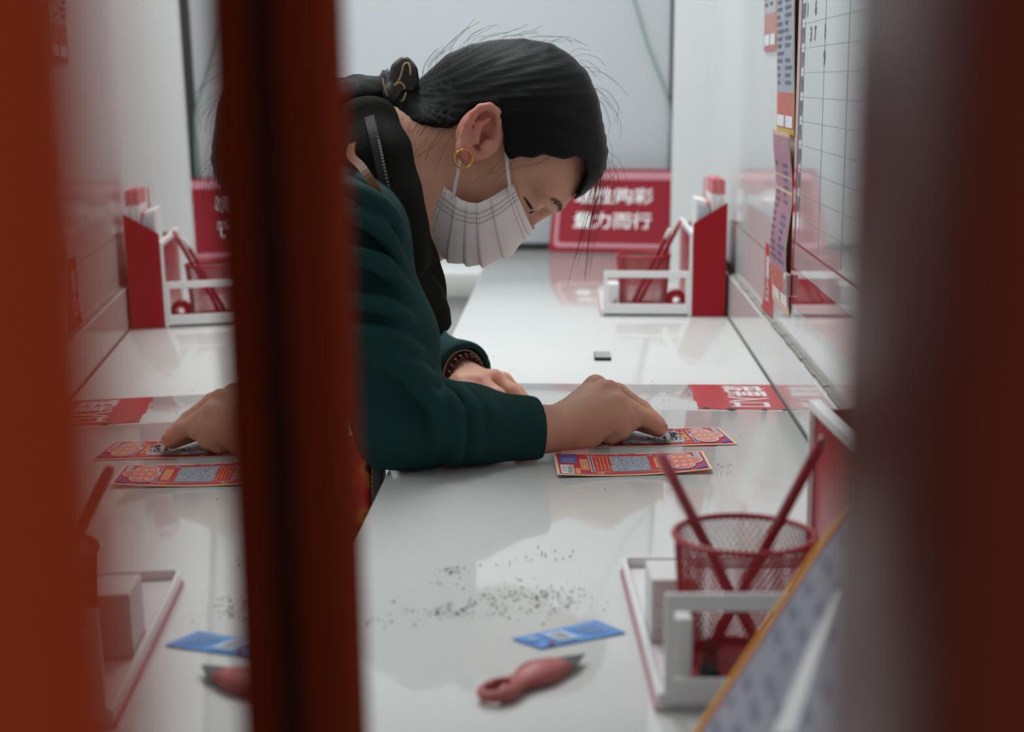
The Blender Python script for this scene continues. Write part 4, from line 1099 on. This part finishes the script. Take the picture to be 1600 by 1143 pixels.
uvl = me.uv_layers.new(name='strand'); li = np.empty(len(me.loops), np.int32); me.loops.foreach_get('vertex_index', li)
uvl.data.foreach_set('uv', uvv[li].astype(np.float32).ravel())
# loose single hairs
b = BM(); R = random.Random(11)
def strand(pts, r=0.00022): tube(b, smooth_path(pts, 5), [r] * (5 * (len(pts) - 1)) + [r * .4], 4, cap=False)
for _ in range(60):
    i = R.randrange(3, len(TOP) - 2); x0, y0 = TOP[i]; x1, y1 = TOP[i + 1]; t = R.random(); x = x0 + (x1 - x0) * t; y = y0 + (y1 - y0) * t
    nx, ny = (y1 - y0), -(x1 - x0); L = math.hypot(nx, ny); nx, ny = nx / L, ny / L; tx, ty = -ny, nx
    a = R.uniform(3, 15) * (1.6 if x > 880 else 1); ln = R.uniform(25, 80); Y = YM + R.uniform(-.05, .05)
    strand([A3(x - nx * 6, y - ny * 6, Y), A3(x + tx * ln * .3 + nx * a * .7, y + ty * ln * .3 + ny * a * .7, Y), A3(x + tx * ln * .7 + nx * a, y + ty * ln * .7 + ny * a, Y + .005), A3(x + tx * ln + nx * a * R.uniform(.2, 1.5), y + ty * ln + ny * a * R.uniform(.2, 1.5), Y + .01)], 0.00018)
for k in range(26):
    x = R.uniform(920, 946); Y = YM + R.uniform(-.04, .03); e_ = R.uniform(330, 455); dx = R.uniform(-44, -14) * (e_ - 270) / 180
    strand([A3(x, 255, Y), A3(x + 2, 290, Y), A3(x + dx * .45, 290 + (e_ - 290) * .5, Y), A3(x + dx, e_, Y + R.uniform(-.01, .01))], 0.00022)
for k in range(34):    # wisps at temple, nape and over the ear
    cx, cy, ex_, ey_ = R.choice([(800, 244, 760, 285), (860, 243, 800, 270), (700, 198, 650, 260), (660, 196, 635, 240), (790, 205, 750, 200), (905, 250, 880, 300), (640, 190, 625, 225)])
    x, y = cx + R.gauss(0, 12), cy + R.gauss(0, 3); l1 = 0.068 if cx > 680 else 0.055
    strand([A3(x, y - 6, YM - l1 - .006), A3(x + (ex_ - cx) * .4 + R.gauss(0, 5), y + (ey_ - cy) * .4, YM - l1 - .004), A3(x + (ex_ - cx) + R.gauss(0, 14), y + (ey_ - cy) * R.uniform(.6, 1.1), YM - l1)], 0.00016)
tag(obj('loose_hairs', b, mat('hair_strand', (0.012, 0.010, 0.010), 0.5), hair), kind='stuff')

# ---- hair tie
M_satin = mat('brown_satin', (0.022, 0.013, 0.012), 0.4, sheen=0.2); M_trim = mat('tan_trim', (0.40, 0.27, 0.13), 0.6)
b = BM(); n, m_ = 60, 10; rings = []; edge = []
ax_ = Vector((0.98, 0, 0.18)).normalized(); e1_ = Vector((0, 1, 0)); e2_ = ax_.cross(e1_)
tc_ = Vector(A3(618, 152, YM))
for i in range(n):
    a = 2 * PI * i / n; rad_ = 0.0205 + 0.0025 * math.sin(5 * a); c = tc_ + (e1_ * math.cos(a) + e2_ * math.sin(a)) * rad_ + ax_ * 0.002 * math.sin(3 * a)
    rd = (c - tc_).normalized(); ring = []
    for k in range(m_):
        t = 2 * PI * k / m_; r_ = 0.0085 * (1 + 0.30 * math.sin(11 * a + 2 * t))
        ring.append(b.verts.new(c + (rd * math.cos(t) + ax_ * math.sin(t)) * r_))
    rings.append(ring)
for i in range(n):
    for k in range(m_): b.faces.new((rings[i][k], rings[(i + 1) % n][k], rings[(i + 1) % n][(k + 1) % m_], rings[i][(k + 1) % m_]))
scr = obj('hair_tie', b, M_satin, person, smooth=True)
bw = Body()
bw.chain([A3(622, 148, YM - .018), A3(622, 128, YM - .022), A3(626, 110, YM - .024), A3(633, 101, YM - .024)], [.0075, .0085, .0085, .006], .006, flat=(GY, .6))
bw.chain([A3(633, 101, YM - .024), A3(640, 112, YM - .026), A3(641, 130, YM - .026), A3(636, 148, YM - .024)], [.005, .006, .007, .007], .006, flat=(GY, .6))
bw.chain([A3(618, 130, YM - .026), A3(612, 150, YM - .03), A3(622, 172, YM - .03)], [.006, .009, .007], .006, flat=(GY, .6))
me, _ = sdf_mesh('bow_loop', bw, A3(590, 190, 1.66), A3(660, 90, 1.74), 0.0012); link('bow_loop', me, M_satin, scr)
b = BM()
for pts in ([(598, 124, 1.700), (600, 134, 1.697), (604, 146, 1.696), (608, 154, 1.697)], [(618, 132, 1.693), (624, 124, 1.691), (628, 112, 1.692), (631, 101, 1.695), (638, 99, 1.697), (641, 108, 1.692), (641, 116, 1.691)], [(617, 133, 1.693), (625, 129, 1.690), (631, 134, 1.690), (632, 138, 1.690)], [(634, 146, 1.692), (631, 154, 1.690), (628, 158, 1.692)]):
    for p in smooth_path([A3(x, y, Y - 0.002) for x, y, Y in pts], 5):
        bmesh.ops.create_icosphere(b, subdivisions=1, radius=0.0013, matrix=Matrix.Translation(Vector(p)))
tag(obj('beaded_trim', b, M_trim, scr), kind='stuff')

# ---- face mask
n, m_ = 96, 40
edge = [(801, 287), (790, 293), (776, 302), (762, 310), (748, 316), (735, 315), (722, 311), (712, 304), (703, 297), (689, 287)]
front = [(834, 357), (818, 374), (800, 392), (780, 402), (757, 411), (735, 410), (715, 407), (697, 402), (676, 391), (655, 379)]
def along(pts, t, Y):
    Ls = [0]
    for i in range(1, len(pts)): Ls.append(Ls[-1] + math.dist(pts[i], pts[i - 1]))
    return np.array([np.interp(t * Ls[-1], Ls, [A3(x, y, Y)[j] for x, y in pts]) for j in range(3)])
b = BM(); uvs = []; G = []
for i in range(n + 1):
    u = i / n; Ee = along(edge, u, 1.668); Fo = along(front, u, YM); row = []
    hw = 0.0690 - 0.008 * (abs(u - .5) * 2) ** 2 + 0.003 * math.sin(u * PI)
    pl = sum(0.0050 * max(0, 1 - abs(u - c) / w_) if u < c else 0.0050 * max(0, 1 - abs(u - c) / 0.012) for c, w_ in ((0.30, 0.14), (0.48, 0.12), (0.60, 0.10), (0.74, 0.12)))
    for j in range(m_ + 1):
        v = j / m_; th_ = (v - .5) * PI
        cx = abs(math.cos(th_)) ** 0.85; p = Ee + (Fo - Ee) * cx
        p[1] = YM + hw * math.copysign(abs(math.sin(th_)) ** 0.9, th_)
        nrm_ = (Fo - Ee) / np.linalg.norm(Fo - Ee) * math.cos(th_) + GY * math.sin(th_)
        p = p + nrm_ * pl * (0.35 + 0.65 * math.cos(th_) ** 2)
        row.append(b.verts.new(p)); uvs.append((u, v))
    G.append(row)
uvl_ = b.loops.layers.uv.new('cloth')
for i in range(n):
    for j in range(m_):
        f = b.faces.new((G[i][j], G[i][j + 1], G[i + 1][j + 1], G[i + 1][j]))
        for lp, (a, c) in zip(f.loops, ((i, j), (i, j + 1), (i + 1, j + 1), (i + 1, j))): lp[uvl_].uv = (a / n, c / m_)
mk = obj('face_mask', b, M_mask, person, smooth=True)
md = mk.modifiers.new('s', 'SOLIDIFY'); md.thickness = 0.0012; md.offset = 1
M_loop = mat('ear_loop', (0.74, 0.71, 0.70), 0.8)
for s_ in (1, -1):
    yy = lambda Y: Y if s_ > 0 else 2 * YM - Y
    b = BM(); pts = smooth_path([A3(798, 304, 1.661), A3(797, 294, 1.660), A3(793, 262, 1.660), A3(790, 228, 1.657), A3(788, 200, 1.655), A3(784, 188, 1.655)], 5)
    if s_ < 0: pts = [p * [1, 0, 1] + [0, 2 * YM - p[1], 0] for p in pts]
    ribbon(b, pts, (1, 0, 0), 0.0034, 0.0016); obj('ear_loop', b, M_loop, mk)
    b = BM(); pts = smooth_path([A3(706, 312, 1.662), A3(709, 302, 1.659), A3(711, 292, 1.657), A3(715, 272, 1.652), A3(719, 250, 1.647), A3(723, 234, 1.652), A3(727, 222, 1.660)], 5)
    if s_ < 0: pts = [p * [1, 0, 1] + [0, 2 * YM - p[1], 0] for p in pts]
    ribbon(b, pts, (1, 0, 0), 0.0034, 0.0016); obj('ear_loop', b, M_loop, mk)

# ---- earring, eye, brow
b = BM(); ec = Vector(A3(724, 248, 1.642))
tube(b, [ec + Vector((0.0093 * math.cos(a), -0.002 * math.sin(a * .5), 0.0093 * math.sin(a))) for a in np.linspace(0, 2 * PI, 41)[:-1]], 0.0011, 8, closed=True)
obj('earring', b, M_gold, person, smooth=True)
for s_ in (1, -1):
    b = BM(); bmesh.ops.create_uvsphere(b, u_segments=24, v_segments=16, radius=0.0112, matrix=Matrix.Translation(Vector(H(0.0735, 0.0065, 0.031 * s_))))
    ey = obj('eyeball', b, mat('eye_white', (0.42, 0.38, 0.36), 0.2), person, smooth=True)
    b = BM(); bmesh.ops.create_uvsphere(b, u_segments=20, v_segments=12, radius=0.0066, matrix=Matrix.Translation(Vector(H(0.0790, 0.0045, 0.0315 * s_)))); obj('iris', b, mat('iris_dark', (0.012, 0.008, 0.006), 0.08), ey, smooth=True)
    b = BM(); c = H(0.0735, 0.008, 0.031 * s_)
    lp = []
    for t in np.linspace(0, 1, 14):
        p0 = H(0.0858 - 0.0215 * t, 0.0062 - 0.0012 * t); ll = np.linspace(0.075, 0.015, 120); sd = skin(p0[None] + ll[:, None] * Lv * s_); ii = int(np.argmax(sd < 0)); lp.append(p0 + Lv * s_ * (ll[ii] + 0.0002))
    tube(b, lp, list(0.0004 + 0.0012 * np.sin(np.linspace(0.15, PI, 14)) ** 0.7), 8)
    for p in lp[0:5]:
        dlt = (p - c) / np.linalg.norm(p - c); tube(b, [p, p + dlt * 0.002 - Uv * 0.0014, p + dlt * 0.0036 - Uv * 0.0018], [0.00025, 0.0002, 0.0001], 4)
    obj('eyelashes', b, mat('lash', (0.012, 0.010, 0.010), 0.5), person)
    b = BM()
    for i in range(110):
        t = R.random(); a = -0.25 + 1.15 * t
        p = H(0.0, 0.029 + 0.003 * math.sin(t * PI) + R.gauss(0, .0014), 0.0) + Lv * s_ * (0.014 + 0.036 * t)
        ff = np.linspace(0.115, 0.05, 60); sd = skin(p[None] + ff[:, None] * Fv); ii = int(np.argmax(sd < 0)); p = p + Fv * (ff[ii] + 0.0006)
        tube(b, [p - Fv * 0.0005, p + Lv * s_ * 0.003 - Fv * .0002 + Uv * 0.0008, p + Lv * s_ * 0.006 - Fv * 0.0025], [0.00022, 0.0002, 0.0001], 4)
    tag(obj('eyebrow', b, mat('brow_hair', (0.09, 0.055, 0.042), 0.7), person), kind='stuff')
b = BM()
for x, y, r in ((729, 264, .0007), (737, 284, .0006), (728, 301, .0009), (835, 294, .0008)):
    bmesh.ops.create_icosphere(b, subdivisions=2, radius=r, matrix=Matrix.Translation(Vector(A3(x, y, YM - .062))))
# ---- bracelets on the left wrist
def hoop(nm, C, d, R0, r, m, tilt=0, par=person, nn=40):
    d = Vector(d).normalized(); x = d.orthogonal().normalized(); y = d.cross(x); b = BM()
    tube(b, [Vector(C) + (x * math.cos(a) + y * math.sin(a)) * R0 for a in np.linspace(0, 2 * PI, nn + 1)[:-1]], r, 8, closed=True)
    return obj(nm, b, m, par, smooth=True)
hoop('bangle', A3(724, 586, 1.864), d2 + [0.08, 0, 0.12], 0.0300, 0.0012, mat('pale_cord', (0.45, 0.28, 0.22), 0.5))
d_ = Vector(d2 + np.array([0.1, 0, 0.1])).normalized(); x_ = d_.orthogonal().normalized(); y_ = d_.cross(x_)
M_bead = mat('dark_red_bead', (0.06, 0.010, 0.012), 0.15)
br_ = bpy.data.objects.new('bead_bracelet', None); COL.objects.link(br_); br_.parent = person
for k in range(20):
    a = 2 * PI * k / 20; b = BM(); bmesh.ops.create_uvsphere(b, u_segments=12, v_segments=8, radius=0.0040, matrix=Matrix.Translation(Vector(A3(728, 590, 1.859)) + (x_ * math.cos(a) + y_ * math.sin(a)) * 0.0262)); obj('bead', b, M_bead, br_, smooth=True)

# ---- trousers and shoes
tr = Body()
for k_, a_2, sy in zip(KN, AN, (-1, 1)):
    tr.chain([HIP + [0.0, 0.07 * sy, -0.01], k_, a_2 + [0, 0, 0.02]], [0.085, 0.066, 0.052], 0.04)
tr.ell(HIP + [0, 0, -0.03], (0.13, 0.16, 0.12), None, 0.04)
me, _ = sdf_mesh('trousers', tr, lo_ - [0.15, 0.1, 0], hi_ + [0.1, 0.1, -0.3], 0.007); link('trousers', me, M_trouser, person)
for a_2 in AN:
    sh = Body(); sh.chain([a_2 + [-0.03, 0, -0.04], a_2 + [0.05, 0, -0.045], a_2 + [0.14, 0, -0.05]], [0.046, 0.042, 0.036], 0.03); sh.half((0, 0, 0.003), (0, 0, -1), 0.003)
    me, _ = sdf_mesh('shoe', sh, a_2 + [-0.12, -0.1, -0.10], a_2 + [0.24, 0.1, 0.05], 0.005); link('shoe', me, M_black, person)

# ---- what she holds and carries
p1 = R_(1033, 667, 1.662); p2 = ON(1047, 687, 0.004)
sc = thing('scraper_blade', 'thin clear scraper held at the fingertips on the scratched ticket', 'scraper', p1)
dd = Vector(p2) - Vector(p1); L = dd.length; dx_ = dd.normalized(); sy_ = Vector((0.35, 0.9, 0)); sy_ = (sy_ - dx_ * sy_.dot(dx_)).normalized()
b = BM(); plate(b, [(-0.002, -0.005), (L - 0.002, -0.0065), (L - 0.002, 0.0065), (-0.002, 0.005)], 0, 0.0009, frame((0, 0, 0), dx_, sy_, dx_.cross(sy_))); obj('blade', b, mat('clear_plastic', (0.55, 0.55, 0.53), 0.15), sc)

hb = thing('handbag', 'orange and red patterned handbag with dark leather edge below the elbow', 'bag', (-0.2605, 1.543, CT - 0.130))
b = BM(); box(b, (-0.062, 0.0, 0.0), (0.062, 0.027, 0.16), 0.012, seg=4)
def bag_mat():
    m = mat('bag_print', (0.55, 0.07, 0.02), 0.5); nt = m.node_tree; bs = nt.nodes['Principled BSDF']
    tc = nt.nodes.new('ShaderNodeTexCoord'); n = nt.nodes.new('ShaderNodeTexNoise'); n.inputs['Scale'].default_value = 26; n.inputs['Detail'].default_value = 1
    cr = nt.nodes.new('ShaderNodeValToRGB'); e = cr.color_ramp.elements
    e[0].position = 0.30; e[0].color = (0.05, 0.025, 0.012, 1); e[1].position = 0.75; e[1].color = (0.55, 0.03, 0.015, 1)
    for pos, c in ((0.40, (0.06, 0.03, 0.015, 1)), (0.44, (0.75, 0.30, 0.06, 1)), (0.50, (0.80, 0.16, 0.04, 1)), (0.56, (0.75, 0.045, 0.025, 1))): x = e.new(pos); x.color = c
    nt.links.new(tc.outputs['Object'], n.inputs['Vector']); nt.links.new(n.outputs['Fac'], cr.inputs[0]); nt.links.new(cr.outputs[0], bs.inputs['Base Color']); return m
obj('printed_body', b, bag_mat(), hb, auto=50)
b = BM(); box(b, (0.0625, -0.004, 0.0), (0.074, 0.030, 0.162), 0.003); obj('side_gusset', b, M_dkbrown, hb, auto=50)
b = BM()
for i in range(30): box(b, (0.0636, -0.0046, 0.006 + i * 0.005), (0.0642, -0.0040, 0.009 + i * 0.005))
tag(obj('stitching', b, M_trim, hb), kind='stuff')
b = BM(); prism(b, [(-0.06, 0.002)] + [(0.0 + 0.052 * math.cos(a), 0.045 + 0.062 * math.sin(a)) for a in np.linspace(PI, 0, 20)] + [(0.052, 0.002)], 0.006, Matrix.Translation((0, -0.0085, 0))); obj('front_pocket', b, mat('bag_brown', (0.10, 0.045, 0.030), 0.5), hb, auto=40)
b = BM(); sp = smooth_path([A3(560, 205, YM - .06), A3(548, 240, YM - .125), A3(566, 262, YM - .160), A3(584, 290, YM - .172), A3(597, 316, YM - .170), A3(604, 345, YM - .155), A3(606, 390, YM - .130)], 5)
ribbon(b, [Vector(p) - Vector(hb.location) for p in sp], (0.9, 0, 0.4), 0.0085, 0.003); obj('strap', b, M_brown, hb)
bpy.context.view_layer.update()
